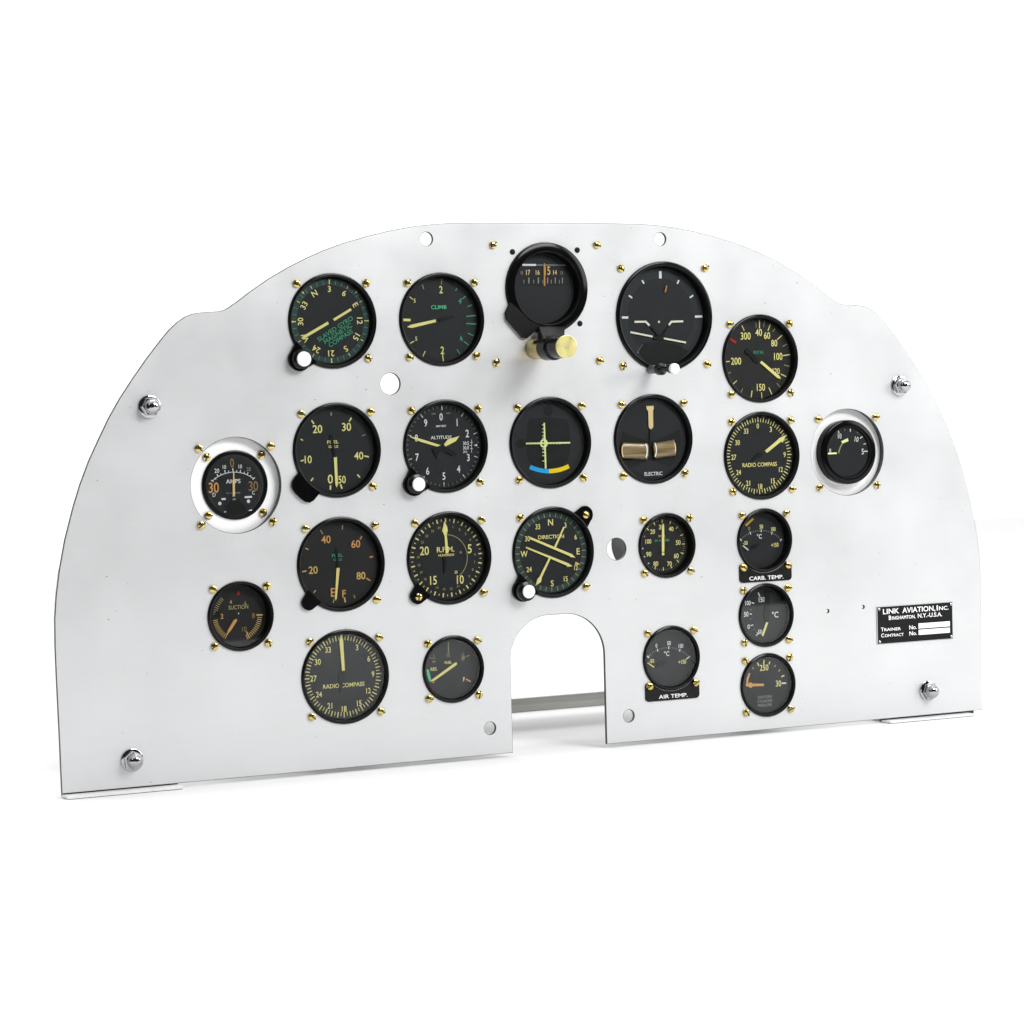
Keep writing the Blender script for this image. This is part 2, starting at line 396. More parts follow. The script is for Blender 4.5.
   ('T','ALTITUDE',-0.063,0.301,0.111,'W',0,1.1),
   ('T','100 FEET',-0.051,0.681,0.062,'W',0,1.2),
   ('K',-0.25,0.662,-0.165,0.684,0.017,'W'),
   ('T','1000',-0.324,1.102,0.048,'grey2',0,1.2),
   ('T','FEET',0.229,1.105,0.048,'grey2',0,1.2),
   ('T','30.5',0.849,0.075,0.118,'W',0,0.8),
   ('T','30.0',0.844,-0.081,0.118,'W',0,0.8),
   ('T','29.5',0.809,-0.218,0.076,'W',0,0.9),
   ('K',1.064,0.19,1.051,-0.251,0.014,'W'),
   ('K',1.004,0.098,1.104,0.095,0.014,'W'),
   ('K',0.997,-0.11,1.097,-0.113,0.014,'W'),
   ('K',0.954,-0.004,1.058,-0.008,0.014,'W'),
   ('P',[(1.136,-0.003),(1.264,0.034),(1.262,-0.042)],'W'),
  ],
  p=[
   ('P',[(-1.226,0.347),(-1.206,0.364),(-0.85,0.277),(-0.118,0.044),(-0.081,0.001),(-0.12,-0.039),(-0.853,0.181)],'Y'),
   ('P',[(0.016,0.067),(0.174,0.228),(0.598,0.326),(0.459,0.157),(0.071,-0.011)],'Y'),
   ('DARK',[(-0.444,-0.056),(-0.291,-0.027),(-0.099,0.036),(0.014,-0.002),(0.503,-0.26),(0.424,-0.361),(0.01,-0.157),(-0.182,-0.203),(-0.246,-0.408)]),
  ]),
 'ils': dict(c=(1.4, 2.396), d=0.22,
  m=[
   ('DISC',0.056,1.09,0.176,'blackd'),
   ('DISC',-1.034,-0.01,0.162,'blackd'),
   ('P',[(-0.746,0.666),(-0.663,0.821),(0.049,0.872),(0.723,0.783),(0.837,0.586),(0.885,0.195),(0.87,-0.335),(0.761,-0.65),(0.556,-0.838),(-0.002,-0.889),(-0.553,-0.781),(-0.764,-0.598),(-0.81,-0.14),(-0.796,0.316)],'pit'),
   ('ANN',0.08,0.873,1.782,1.93,181.397,204.832,'blue'),
   ('ANN',0.08,0.873,1.782,1.93,157.076,181.397,'yel'),
  ],
  p=[
   ('P',[(-0.843,0.023),(0.852,-0.002),(0.854,-0.059),(-0.844,-0.033)],'C'),
   ('P',[(-0.157,0.684),(-0.106,0.683),(-0.092,-0.885),(-0.152,-0.893)],'C'),
   ('ANN',-0.174,-0.019,0.092,0.148,0,360,'C'),
   ('K',-0.218,0.616,-0.132,0.613,0.032,'C'),
   ('K',-0.222,0.482,-0.136,0.479,0.032,'C'),
   ('K',-0.226,0.363,-0.139,0.36,0.032,'C'),
   ('K',-0.229,0.243,-0.143,0.24,0.032,'C'),
   ('K',-0.232,0.159,-0.145,0.156,0.032,'C'),
   ('K',-0.243,-0.21,-0.156,-0.213,0.032,'C'),
   ('K',-0.246,-0.323,-0.159,-0.326,0.032,'C'),
   ('K',-0.249,-0.439,-0.163,-0.442,0.032,'C'),
   ('K',-0.255,-0.622,-0.168,-0.625,0.032,'C'),
   ('K',-0.717,0.023,-0.719,-0.03,0.032,'C'),
   ('K',-0.579,0.018,-0.581,-0.034,0.032,'C'),
   ('K',-0.441,0.014,-0.443,-0.039,0.032,'C'),
   ('K',0.072,-0.002,0.071,-0.055,0.032,'C'),
   ('K',0.211,-0.007,0.209,-0.059,0.032,'C'),
   ('K',0.33,-0.01,0.328,-0.063,0.032,'C'),
   ('K',0.429,-0.013,0.428,-0.066,0.032,'C'),
  ]),
 'turn': dict(c=(5.442, 2.392), d=0.18,
  m=[
   ('P',[(-1.118,0.293),(-0.472,0.041),(-0.025,-0.116),(0.474,0.048),(1.186,0.297),(1.215,-0.155),(1.098,-0.621),(0.776,-1.006),(0.448,-0.887),(-0.083,-0.725),(-0.622,-0.921),(-0.869,-0.966),(-1.107,-0.725),(-1.214,-0.222)],'pit'),
   ('T','ELECTRIC',0.076,-1.215,0.129,'W',0,0.95),
  ],
  p=[
   ('P',[(-0.167,1.161),(0.121,1.161),(0.131,1.071),(0.096,1.0),(0.088,0.419),(0.016,0.342),(-0.061,0.373),(-0.092,0.46),(-0.094,0.98),(-0.157,1.053)],'cream2'),
   ('DARK',[(-0.062,0.344),(-0.021,0.343),(-0.051,-0.115),(-0.083,-0.114)]),
  ]),
 'rcr': dict(c=(9.858, 1.665), d=0.2,
  m=[
   ('RT',1.2,1.38,0,10,36,0.032,'Y'),
   ('RT',1.2,1.33,5,10,36,0.022,'Y'),
   ('T','0',-0.016,1.059,0.182,'Y',0,0.8),
   ('T','3',0.524,0.921,0.195,'Y',0,0.8),
   ('T','9',1.083,-0.0,0.188,'Y',0,0.8),
   ('T','12',0.909,-0.527,0.182,'Y',0,0.8),
   ('T','15',0.566,-0.925,0.188,'Y',0,0.8),
   ('T','18',0.033,-1.1,0.188,'Y',0,0.8),
   ('T','21',-0.477,-0.966,0.188,'Y',0,0.8),
   ('T','24',-0.86,-0.568,0.182,'Y',0,0.8),
   ('T','27',-1.048,-0.023,0.188,'Y',0,0.8),
   ('T','30',-0.88,0.493,0.182,'Y',0,0.8),
   ('T','33',-0.517,0.889,0.188,'Y',0,0.8),
   ('T','RADIO COMPASS',0.021,-0.321,0.147,'Y',0,0.92),
  ],
  p=[
   ('P',[(0.242,0.168),(0.797,0.545),(0.848,0.596),(1.159,0.716),(0.987,0.434),(0.935,0.481),(0.322,0.088)],'Y'),
   ('DARK',[(-0.359,-0.185),(-0.234,-0.067),(-0.066,0.101),(0.137,0.077),(0.093,-0.061),(-0.071,-0.073),(-0.237,-0.189)]),
  ]),
 'rcl': dict(c=(-6.463, -5.112), d=0.2,
  m=[
   ('RT',1.2,1.38,0,10,36,0.032,'Y'),
   ('RT',1.2,1.33,5,10,36,0.022,'Y'),
   ('T','3',0.534,0.925,0.193,'Y',0,0.8),
   ('T','6',0.942,0.521,0.193,'Y',0,0.8),
   ('T','9',1.081,-0.002,0.193,'Y',0,0.8),
   ('T','12',0.9,-0.544,0.186,'Y',0,0.8),
   ('T','15',0.553,-0.942,0.193,'Y',0,0.8),
   ('T','18',0.005,-1.092,0.2,'Y',0,0.8),
   ('T','21',-0.507,-0.946,0.193,'Y',0,0.8),
   ('T','24',-0.882,-0.544,0.186,'Y',0,0.85),
   ('T','27',-1.064,-0.003,0.2,'Y',0,0.85),
   ('T','30',-0.894,0.537,0.2,'Y',0,0.85),
   ('T','33',-0.517,0.911,0.193,'Y',0,0.85),
   ('T','RADIO COMPASS',0.011,-0.301,0.143,'Y',0,0.98),
  ],
  p=[
   ('P',[(-0.11,1.185),(-0.054,1.378),(-0.015,1.376),(0.025,1.177),(0.055,0.191),(-0.046,0.18)],'Y'),
   ('DARK',[(-0.184,0.065),(-0.086,0.13),(0.037,0.121),(0.065,0.012),(-0.008,-0.09),(-0.043,-0.338),(-0.128,-0.583),(-0.158,-0.33),(-0.17,-0.079)]),
  ]),
 'ring': dict(c=(13.499, 1.67), d=-0.02,
  m=[
   ('T','0',-0.758,0.076,0.149,'W',0,0.8),
   ('T','10',-0.336,0.593,0.186,'W',0,0.75),
   ('T','10',0.39,0.455,0.186,'W',-12,0.8),
   ('T','5',0.641,0.0,0.204,'W',0,0.85),
   ('K',0.699,0.01,0.854,0.005,0.037,'W'),
   ('K',0.533,0.481,0.646,0.552,0.033,'W'),
   ('K',0.683,0.264,0.781,0.287,0.03,'W'),
   ('K',0.406,0.727,0.436,0.67,0.022,'grey2'),
   ('K',-0.122,0.835,-0.124,0.772,0.022,'grey2'),
   ('K',0.121,0.847,0.118,0.735,0.033,'W'),
   ('K',-0.401,0.788,-0.368,0.694,0.033,'W'),
   ('P',[(-0.431,-0.02),(-0.42,0.047),(-0.336,0.229),(-0.236,0.356),(-0.192,0.336),(-0.293,0.209),(-0.372,0.026),(-0.378,-0.029)],'D'),
   ('P',[(-0.288,0.406),(0.002,0.508),(0.03,0.396),(-0.237,0.319)],'C'),
  ],
  p=[
   ('P',[(-0.874,0.003),(-0.513,0.005),(-0.506,-0.047),(-0.875,-0.049)],'C'),
  ]),
 'ef': dict(c=(-6.498, -1.377), d=0.22,
  m=[
   ('K',0.185,1.278,0.173,1.135,0.034,'D'),
   ('K',-0.609,1.154,-0.536,1.015,0.034,'D'),
   ('T','40',-0.425,0.833,0.259,'O',0,0.95),
   ('K',0.867,0.881,0.801,0.782,0.041,'O'),
   ('T','60',0.637,0.636,0.259,'O',0,0.95),
   ('K',-1.163,0.58,-1.063,0.528,0.037,'O'),
   ('K',1.123,0.168,1.254,0.185,0.041,'O'),
   ('K',-1.304,-0.191,-1.158,-0.171,0.041,'OY'),
   ('T','20',-0.914,-0.154,0.252,'OY',0,0.95),
   ('K',0.979,-0.526,1.125,-0.613,0.041,'O'),
   ('T','80',0.789,-0.43,0.252,'OY',0,0.95),
   ('K',-0.927,-0.902,-0.844,-0.826,0.037,'OY'),
   ('K',0.51,-1.058,0.55,-1.169,0.034,'D'),
   ('T','E',-0.232,-0.931,0.289,'O',0,0.9),
   ('T','F',0.16,-0.994,0.245,'O',0,0.95),
   ('K',-0.213,-1.167,-0.235,-1.278,0.048,'D'),
   ('K',0.164,-1.12,0.196,-1.286,0.048,'OY'),
   ('T','FUEL',-0.038,0.284,0.109,'G',0,1.25),
   ('T','GALS',-0.032,0.144,0.075,'G',0,1.3),
  ],
  p=[
   ('P',[(-0.091,-0.126),(0.022,-0.132),(-0.116,-1.135),(-0.159,-1.211),(-0.182,-1.131)],'YO'),
   ('DARK',[(-0.101,0.487),(-0.049,0.528),(-0.03,0.432),(0.004,-0.131),(-0.084,-0.126)]),
  ]),
 'rpm': dict(c=(-2.546, -1.369), d=0.22,
  m=[
   ('RT',1.2,1.34,0,14.4,25,0.045,'Y'),
   ('RT',1.24,1.31,7.2,14.4,25,0.02,'Y'),
   ('T','20',-0.815,0.273,0.295,'Y',0,0.85),
   ('T','15',-0.512,-0.739,0.295,'Y',0,0.8),
   ('T','10',0.49,-0.765,0.295,'Y',0,0.8),
   ('T','5',0.871,0.26,0.305,'Y',0,0.85),
   ('T','R.P.M.',-0.031,0.283,0.18,'Y',0,1.05),
   ('T','HUNDREDS',-0.01,0.091,0.076,'Y',0,1.1),
   ('T','30',0.529,0.155,0.076,'D',0,0.9),
   ('T','35',0.336,-0.506,0.097,'Y',0,0.9),
   ('T','1',0.264,1.027,0.085,'D',0,1.0),
   ('T','2',0.511,0.929,0.085,'D',0,1.0),
   ('T','3',0.726,0.773,0.085,'D',0,1.0),
   ('T','4',0.895,0.568,0.085,'D',0,1.0),
   ('T','6',1.058,0.067,0.085,'D',0,1.0),
   ('T','7',1.041,-0.199,0.085,'D',0,1.0),
   ('T','8',0.959,-0.451,0.085,'D',0,1.0),
   ('T','9',0.817,-0.676,0.085,'D',0,1.0),
   ('T','11',0.39,-0.986,0.085,'D',0,1.0),
   ('T','12',0.133,-1.052,0.085,'D',0,1.0),
   ('T','13',-0.133,-1.052,0.085,'D',0,1.0),
   ('T','14',-0.39,-0.986,0.085,'D',0,1.0),
   ('T','16',-0.817,-0.676,0.085,'D',0,1.0),
   ('T','17',-0.959,-0.451,0.085,'D',0,1.0),
   ('T','18',-1.041,-0.199,0.085,'D',0,1.0),
   ('T','19',-1.058,0.067,0.085,'D',0,1.0),
   ('T','21',-0.895,0.568,0.085,'D',0,1.0),
   ('T','22',-0.726,0.773,0.085,'D',0,1.0),
   ('T','23',-0.511,0.929,0.085,'D',0,1.0),
   ('T','24',-0.264,1.027,0.085,'D',0,1.0),
   ('ANN',-0.02,0,0.7675000000000001,0.7925,0,150,'D'),
  ],
  p=[
   ('P',[(-0.072,1.216),(-0.042,1.215),(0.037,1.038),(0.056,0.916),(0.014,0.797),(0.056,0.16),(-0.044,0.141),(-0.071,0.749),(-0.157,0.926),(-0.107,1.062)],'Y'),
   ('DARK',[(-0.154,0.025),(-0.039,0.054),(-0.015,-0.156),(-0.036,-0.484),(-0.095,-0.54),(-0.132,-0.479),(-0.114,-0.151)]),
  ]),
 'dir': dict(c=(1.397, -1.372), d=0.18,
  m=[
   ('ANN',0,0,1.2,1.38,0,360,'tealband'),
   ('RT',1.21,1.36,0,10,36,0.02,'DY'),
   ('T','N',0.017,1.028,0.219,'Y',0,0.95),
   ('T','S',0.023,-1.076,0.212,'Y',0,0.95),
   ('T','E',1.063,-0.023,0.219,'Y',0,0.95),
   ('T','W',-1.033,-0.015,0.212,'Y',0,0.85),
   ('T','3',0.59,0.903,0.177,'Y',0,0.8),
   ('T','33',-0.482,0.898,0.184,'Y',0,0.8),
   ('T','30',-0.888,0.505,0.184,'Y',0,0.8),
   ('T','6',0.973,0.478,0.17,'Y',0,0.85),
   ('T','12',0.955,-0.586,0.159,'Y',0,0.8),
   ('T','15',0.544,-0.948,0.177,'Y',0,0.8),
   ('T','24',-0.86,-0.552,0.177,'Y',0,0.85),
   ('T','DIRECTION',0.018,0.53,0.134,'Y',0,1.05),
  ],
  p=[
   ('P',[(-0.819,0.543),(-0.798,0.563),(0.797,-0.107),(0.933,-0.238),(0.734,-0.203),(0.719,-0.174),(-0.832,0.501)],'Y'),
   ('P',[(-0.965,0.237),(0.656,-0.419),(0.805,-0.523),(0.613,-0.538),(0.59,-0.494),(-0.967,0.184)],'Y'),
   ('P',[(0.485,0.849),(0.545,0.847),(0.174,0.136),(0.099,0.153)],'Y'),
   ('P',[(-0.093,-0.176),(-0.03,-0.201),(-0.39,-0.839),(-0.434,-1.006),(-0.643,-1.118),(-0.565,-0.893),(-0.484,-0.826)],'Y'),
   ('P',[(0.929,-0.369),(1.118,-0.478),(0.885,-0.509)],'OY'),
  ]),
 'man': dict(c=(5.888, -1.351), d=0.3,
  m=[
   ('RT',0.84,0.9,-50,5,53,0.014,'D'),
   ('RT',0.78,0.9,-45,22.5,12,0.03,'Y'),
   ('T','20',-0.396,0.495,0.165,'Y',0,0.85),
   ('T','30',-0.045,0.636,0.165,'Y',0,0.85),
   ('T','40',0.354,0.557,0.16,'Y',0,0.85),
   ('T','50',0.625,0.062,0.171,'Y',0,0.85),
   ('T','60',0.533,-0.403,0.171,'Y',0,0.85),
   ('T','70',0.25,-0.67,0.171,'Y',0,0.85),
   ('T','80',-0.302,-0.636,0.165,'Y',0,0.9),
   ('T','90',-0.578,-0.292,0.171,'Y',0,0.9),
   ('T','100',-0.581,0.158,0.165,'Y',0,0.8),
   ('T','M.P.',-0.023,0.321,0.094,'O',0,1.3),
   ('T','IN. HG. ABS',-0.027,0.17,0.088,'G',0,0.95),
   ('DISC',-0.814,-0.08,0.025,'W'),
   ('DISC',-0.753,-0.366,0.025,'W'),
   ('DISC',-0.593,-0.607,0.025,'W'),
   ('DISC',-0.733,0.341,0.025,'D'),
  ],
  p=[
   ('P',[(0.009,0.767),(0.043,0.725),(0.052,0.587),(0.038,-0.128),(0.029,-0.237),(-0.06,-0.233),(-0.063,-0.123),(-0.037,0.591)],'Y'),
   ('DISC',-0.018,-0.307,0.055,'Y'),
  ]),
 'fuel': dict(c=(-2.511, -5.133), d=0.3,
  m=[
   ('T','FUEL',-0.041,0.209,0.09,'Y',0,1.0),
   ('T','RES.',-0.58,0.021,0.112,'Y',0,0.95),
   ('P',[(-0.862,0.027),(-0.775,0.021),(-0.693,-0.342),(-0.759,-0.404),(-0.839,-0.173)],'GB'),
   ('T','1/2',-0.034,0.466,0.133,'D',0,0.6),
   ('K',-0.02,0.911,-0.031,0.541,0.037,'D'),
   ('T','1/4',-0.579,0.272,0.085,'D',0,0.8),
   ('K',-0.734,0.407,-0.503,0.381,0.016,'D'),
   ('K',-0.571,0.523,-0.574,0.431,0.016,'D'),
   ('T','3/4',0.511,0.345,0.159,'D',0,0.5),
   ('K',0.516,0.518,0.507,0.213,0.021,'D'),
   ('K',0.623,0.359,0.748,0.404,0.027,'D'),
   ('T','F',0.526,-0.401,0.146,'Y',0,0.9),
   ('K',0.605,-0.401,0.773,-0.504,0.048,'O'),
   ('K',-0.73,-0.398,-0.571,-0.425,0.019,'O'),
   ('T','E',-0.623,-0.405,0.09,'O',0,0.8),
  ],
  p=[
   ('P',[(-0.757,-0.386),(-0.698,-0.337),(0.193,0.185),(0.252,0.194),(0.274,0.148),(0.24,0.102),(-0.597,-0.371)],'Y'),
  ]),
 'amps': dict(c=(-10.107, 1.374), d=0.26,
  m=[
   ('ANN',0.012,-0.725,1.136,1.159,359.428,319.875,'W'),
   ('ANN',0.012,-0.725,1.136,1.159,398.389,359.428,'W'),
   ('T','0',-0.017,0.72,0.305,'OD',0,0.7),
   ('T','10',-0.284,0.6,0.13,'W',0,0.85),
   ('T','10',0.263,0.596,0.13,'W',0,0.85),
   ('T','20',-0.55,0.487,0.145,'W',0,0.85),
   ('T','20',0.552,0.497,0.13,'grey2',0,0.85),
   ('T','30',-0.673,-0.056,0.343,'O',0,0.8),
   ('T','30',0.697,-0.055,0.324,'OD',0,0.8),
   ('T','AMPS',0.004,0.128,0.137,'W',0,1.1),
   ('T','D',-0.669,-0.288,0.13,'W',0,0.9),
   ('T','C',0.69,-0.273,0.122,'W',0,0.9),
   ('T','DC AMMETER',-0.001,-0.257,0.053,'grey2',0,1.1),
   ('K',0.38,-0.406,0.633,-0.405,0.061,'W'),
   ('K',-0.424,-0.438,-0.278,-0.437,0.061,'W'),
   ('DISC',-0.485,-0.577,0.057,'W'),
   ('DISC',0.506,-0.545,0.057,'W'),
   ('DISC',0.012,-0.494,0.069,'grey2'),
   ('K',-0.344,-0.853,-0.243,-0.854,0.031,'W'),
   ('K',0.508,-0.847,0.619,-0.833,0.031,'W'),
   ('P',[(-0.284,-0.863),(-0.236,-0.637),(-0.069,-0.491),(0.174,-0.482),(0.351,-0.661),(0.427,-0.855),(0.318,-1.061),(0.072,-1.127),(-0.169,-1.059)],'blackd'),
   ('K',-0.766,0.191,-0.675,0.142,0.034,'W'),
   ('K',-0.643,0.263,-0.592,0.208,0.027,'W'),
   ('K',-0.558,0.374,-0.509,0.288,0.034,'W'),
   ('K',-0.436,0.4,-0.406,0.341,0.023,'W'),
   ('K',-0.288,0.501,-0.274,0.413,0.031,'W'),
   ('K',-0.159,0.485,-0.149,0.427,0.023,'W'),
   ('K',-0.007,0.555,0.001,0.429,0.034,'W'),
   ('K',0.125,0.486,0.123,0.417,0.023,'W'),
   ('K',0.259,0.489,0.244,0.405,0.031,'W'),
   ('K',0.399,0.426,0.377,0.362,0.023,'W'),
   ('K',0.516,0.395,0.477,0.309,0.031,'W'),
   ('K',0.615,0.304,0.573,0.256,0.023,'W'),
   ('K',0.747,0.222,0.664,0.161,0.034,'W'),
  ],
  p=[
   ('P',[(-0.001,0.415),(0.039,0.414),(0.036,0.193),(0.051,0.173),(0.034,-0.36),(-0.039,-0.369),(-0.03,0.176),(-0.009,0.194)],'cream2'),
  ]),
 'suc': dict(c=(-10.083, -2.883), d=0.3,
  m=[
   ('RT',0.72,0.86,30,6,12,0.012,'grey3'),
   ('RT',0.7,0.86,98,4.917,13,0.022,'OY'),
   ('RT',0.7,0.86,212,5.0,11,0.022,'OY'),
   ('RT',0.7,0.84,277,5.125,9,0.02,'DY'),
   ('T','SUCTION',0.039,0.274,0.138,'DY',0,0.85),
   ('T','4',-0.219,0.457,0.13,'O',0,0.9),
   ('T','6',0.287,0.39,0.138,'D',0,0.9),
   ('T','2',-0.538,0.01,0.161,'OY',0,0.9),
   ('T','8',0.551,-0.036,0.169,'OD',0,0.9),
   ('T','10',0.222,-0.458,0.161,'OD',0,0.9),
   ('K',0.654,-0.016,0.879,-0.029,0.046,'OY'),
   ('K',0.289,-0.539,0.392,-0.768,0.038,'OY'),
   ('DISC',-0.301,0.691,0.092,'dkgreen'),
   ('P',[(-0.009,0.683),(0.032,0.803),(0.064,0.813),(0.114,0.706),(0.051,0.649)],'R'),
   ('DISC',-0.694,0.076,0.1,'blackd'),
   ('DISC',0.036,0.067,0.023,'W'),
  ],
  p=[
   ('P',[(-0.057,-0.1),(-0.027,-0.151),(-0.239,-0.445),(-0.428,-0.643),(-0.34,-0.419),(-0.148,-0.144)],'O'),
  ]),
 'air': dict(c=(5.954, -5.318), d=0.3,
  m=[
   ('K',-0.784,0.101,-0.715,0.046,0.029,'W'),
   ('K',-0.712,0.137,-0.676,0.085,0.021,'grey2'),
   ('T','0',-0.42,0.44,0.141,'W',0,0.8),
   ('T','50',0.088,0.499,0.149,'W',0,0.75),
   ('T','100',0.566,0.369,0.149,'W',0,0.7),
   ('T','-50',-0.633,-0.083,0.141,'Y',0,0.8),
   ('T','+150',0.607,-0.195,0.149,'Y',0,0.75),
   ('T','°C',-0.017,0.137,0.174,'W',0,0.9),
   ('K',0.85,-0.058,0.767,-0.114,0.037,'W'),
   ('K',-0.752,0.027,-0.816,0.104,0.034,'W'),
   ('K',-0.712,0.096,-0.741,0.136,0.02,'grey2'),
   ('K',-0.65,0.138,-0.677,0.18,0.02,'grey2'),
   ('K',-0.586,0.176,-0.61,0.219,0.02,'grey2'),
   ('K',-0.52,0.209,-0.541,0.255,0.02,'grey2'),
   ('K',-0.451,0.239,-0.469,0.286,0.02,'grey2'),
   ('K',-0.372,0.236,-0.402,0.331,0.034,'W'),
   ('K',-0.309,0.285,-0.321,0.333,0.02,'grey2'),
   ('K',-0.236,0.301,-0.245,0.35,0.02,'grey2'),
   ('K',-0.162,0.313,-0.169,0.362,0.02,'grey2'),
   ('K',-0.088,0.319,-0.091,0.369,0.02,'grey2'),
   ('K',-0.014,0.321,-0.013,0.371,0.02,'grey2'),
   ('K',0.059,0.289,0.066,0.389,0.034,'W'),
   ('K',0.135,0.312,0.142,0.361,0.02,'grey2'),
   ('K',0.209,0.3,0.219,0.349,0.02,'grey2'),
   ('K',0.282,0.283,0.294,0.331,0.02,'grey2'),
   ('K',0.353,0.262,0.369,0.309,0.02,'grey2'),
   ('K',0.423,0.236,0.442,0.283,0.02,'grey2'),
   ('K',0.479,0.179,0.522,0.269,0.034,'W'),
   ('K',0.558,0.172,0.582,0.215,0.02,'grey2'),
   ('K',0.622,0.133,0.649,0.175,0.02,'grey2'),
   ('K',0.683,0.091,0.713,0.131,0.02,'grey2'),
   ('K',0.742,0.045,0.774,0.083,0.02,'grey2'),
   ('K',0.798,-0.005,0.832,0.031,0.02,'grey2'),
   ('K',0.828,-0.078,0.901,-0.01,0.034,'W'),
  ],
  p=[
   ('P',[(-0.82,-0.148),(-0.791,-0.13),(-0.541,-0.291),(-0.57,-0.318)],'Y'),
   ('DARK',[(-0.521,-0.272),(-0.328,-0.12),(-0.043,-0.097),(-0.143,-0.277)]),
  ]),
 'carb': dict(c=(9.893, -1.361), d=0.3,
  m=[
   ('T','0',-0.444,0.432,0.133,'D',0,0.8),
   ('T','50',0.063,0.479,0.147,'Y',0,0.75),
   ('T','100',0.565,0.366,0.147,'Y',0,0.7),
   ('T','-50',-0.621,-0.076,0.14,'Y',0,0.8),
   ('T','+150',0.611,-0.206,0.147,'Y',0,0.75),
   ('T','°C',-0.028,0.133,0.168,'W',0,0.9),
   ('K',-0.588,0.544,-0.272,0.781,0.077,'yd'),
   ('K',-0.774,0.006,-0.838,0.082,0.034,'W'),
   ('K',-0.734,0.076,-0.764,0.116,0.02,'grey2'),
   ('K',-0.673,0.119,-0.7,0.161,0.02,'grey2'),
   ('K',-0.609,0.158,-0.633,0.201,0.02,'grey2'),
   ('K',-0.542,0.193,-0.564,0.238,0.02,'grey2'),
   ('K',-0.474,0.223,-0.493,0.27,0.02,'grey2'),
   ('K',-0.394,0.221,-0.426,0.316,0.034,'W'),
   ('K',-0.332,0.272,-0.345,0.32,0.02,'grey2'),
   ('K',-0.259,0.289,-0.269,0.338,0.02,'grey2'),
   ('K',-0.185,0.302,-0.192,0.352,0.02,'grey2'),
   ('K',-0.11,0.31,-0.114,0.36,0.02,'grey2'),
   ('K',-0.035,0.314,-0.036,0.364,0.02,'grey2'),
   ('K',0.038,0.283,0.043,0.383,0.034,'W'),
   ('K',0.114,0.307,0.12,0.356,0.02,'grey2'),
   ('K',0.189,0.296,0.197,0.345,0.02,'grey2'),
   ('K',0.262,0.281,0.274,0.33,0.02,'grey2'),
   ('K',0.335,0.261,0.349,0.309,0.02,'grey2'),
   ('K',0.406,0.237,0.423,0.284,0.02,'grey2'),
   ('K',0.463,0.181,0.504,0.272,0.034,'W'),
   ('K',0.543,0.176,0.566,0.22,0.02,'grey2'),
   ('K',0.608,0.139,0.634,0.181,0.02,'grey2'),
   ('K',0.671,0.098,0.699,0.138,0.02,'grey2'),
   ('K',0.731,0.053,0.762,0.092,0.02,'grey2'),
   ('K',0.788,0.004,0.821,0.041,0.02,'grey2'),
   ('K',0.821,-0.069,0.892,0.001,0.034,'W'),
  ],
  p=[
   ('P',[(-0.766,-0.172),(-0.725,-0.16),(-0.509,-0.314),(-0.535,-0.347)],'W'),
   ('DARK',[(-0.493,-0.308),(-0.285,-0.16),(-0.039,-0.12),(-0.146,-0.29)]),
  ]),
 'degc': dict(c=(9.887, -4.039), d=0.3,
  m=[
   ('K',-0.126,0.798,-0.056,0.647,0.032,'W'),
   ('T','150',0.021,0.538,0.179,'W',0,0.8),
   ('T','100',-0.564,0.445,0.169,'W',0,0.75),
   ('T','50',-0.648,0.051,0.179,'W',0,0.8),
   ('T','0',-0.556,-0.401,0.169,'W',0,0.85),
   ('T','-50',-0.114,-0.613,0.158,'W',0,0.8),
   ('K',-0.411,0.457,-0.307,0.42,0.032,'W'),
   ('K',-0.501,0.052,-0.415,0.042,0.037,'W'),
   ('K',-0.475,-0.364,-0.365,-0.345,0.032,'W'),
   ('K',-0.259,-0.746,-0.152,-0.647,0.032,'W'),
   ('T','°C',0.56,-0.032,0.221,'W',0,0.9),
   ('K',-0.478,0.214,-0.436,0.201,0.021,'grey2'),
   ('K',-0.487,-0.127,-0.444,-0.124,0.021,'grey2'),
   ('K',-0.357,-0.514,-0.319,-0.49,0.021,'grey2'),
  ],
  p=[
   ('P',[(0.165,-0.279),(0.239,-0.299),(0.022,-0.786),(-0.044,-0.74)],'Y'),
   ('DARK',[(0.147,0.892),(0.342,0.828),(0.291,-0.17),(0.165,-0.268),(0.037,0.003),(0.118,0.262)]),
  ]),
 'press': dict(c=(9.897, -6.546), d=0.2,
  m=[
   ('K',-0.016,0.892,-0.032,0.735,0.047,'Y'),
   ('K',0.228,0.813,0.189,0.71,0.042,'Y'),
   ('K',-0.294,0.806,-0.236,0.686,0.042,'Y'),
   ('K',-0.513,0.652,-0.453,0.585,0.042,'D'),
   ('K',0.471,0.664,0.408,0.605,0.042,'D'),
   ('K',0.652,0.493,0.576,0.43,0.047,'D'),
   ('K',0.82,0.27,0.695,0.231,0.047,'Y'),
   ('T','250',-0.023,0.608,0.222,'Y',0,0.8),
   ('T','30',0.565,-0.003,0.222,'Y',0,0.8),
   ('K',0.701,-0.002,0.887,-0.015,0.053,'W'),
   ('T','OXYGEN',-0.033,-0.446,0.105,'grey2',0,1),
   ('T','CYLINDER',-0.024,-0.594,0.105,'grey2',0,0.95),
   ('T','PRESSURE',-0.028,-0.741,0.105,'grey2',0,0.95),
   ('P',[(-0.784,0.093),(-0.767,0.275),(-0.671,0.463),(-0.61,0.438),(-0.695,0.244),(-0.712,0.077)],'O'),
  ],
  p=[
   ('P',[(-0.84,0.06),(-0.778,0.087),(-0.075,0.037),(-0.065,-0.048),(-0.781,-0.018)],'O'),
   ('ANN',-0.627,0.023,0.042,0.095,0,360,'O'),
  ]),
 'mag': dict(c=(1.4, 7.167), d=0.25,
  m=[
   ('P',[(-0.907,1.264),(1.011,1.259),(0.963,0.605),(-0.927,0.616)],'card'),
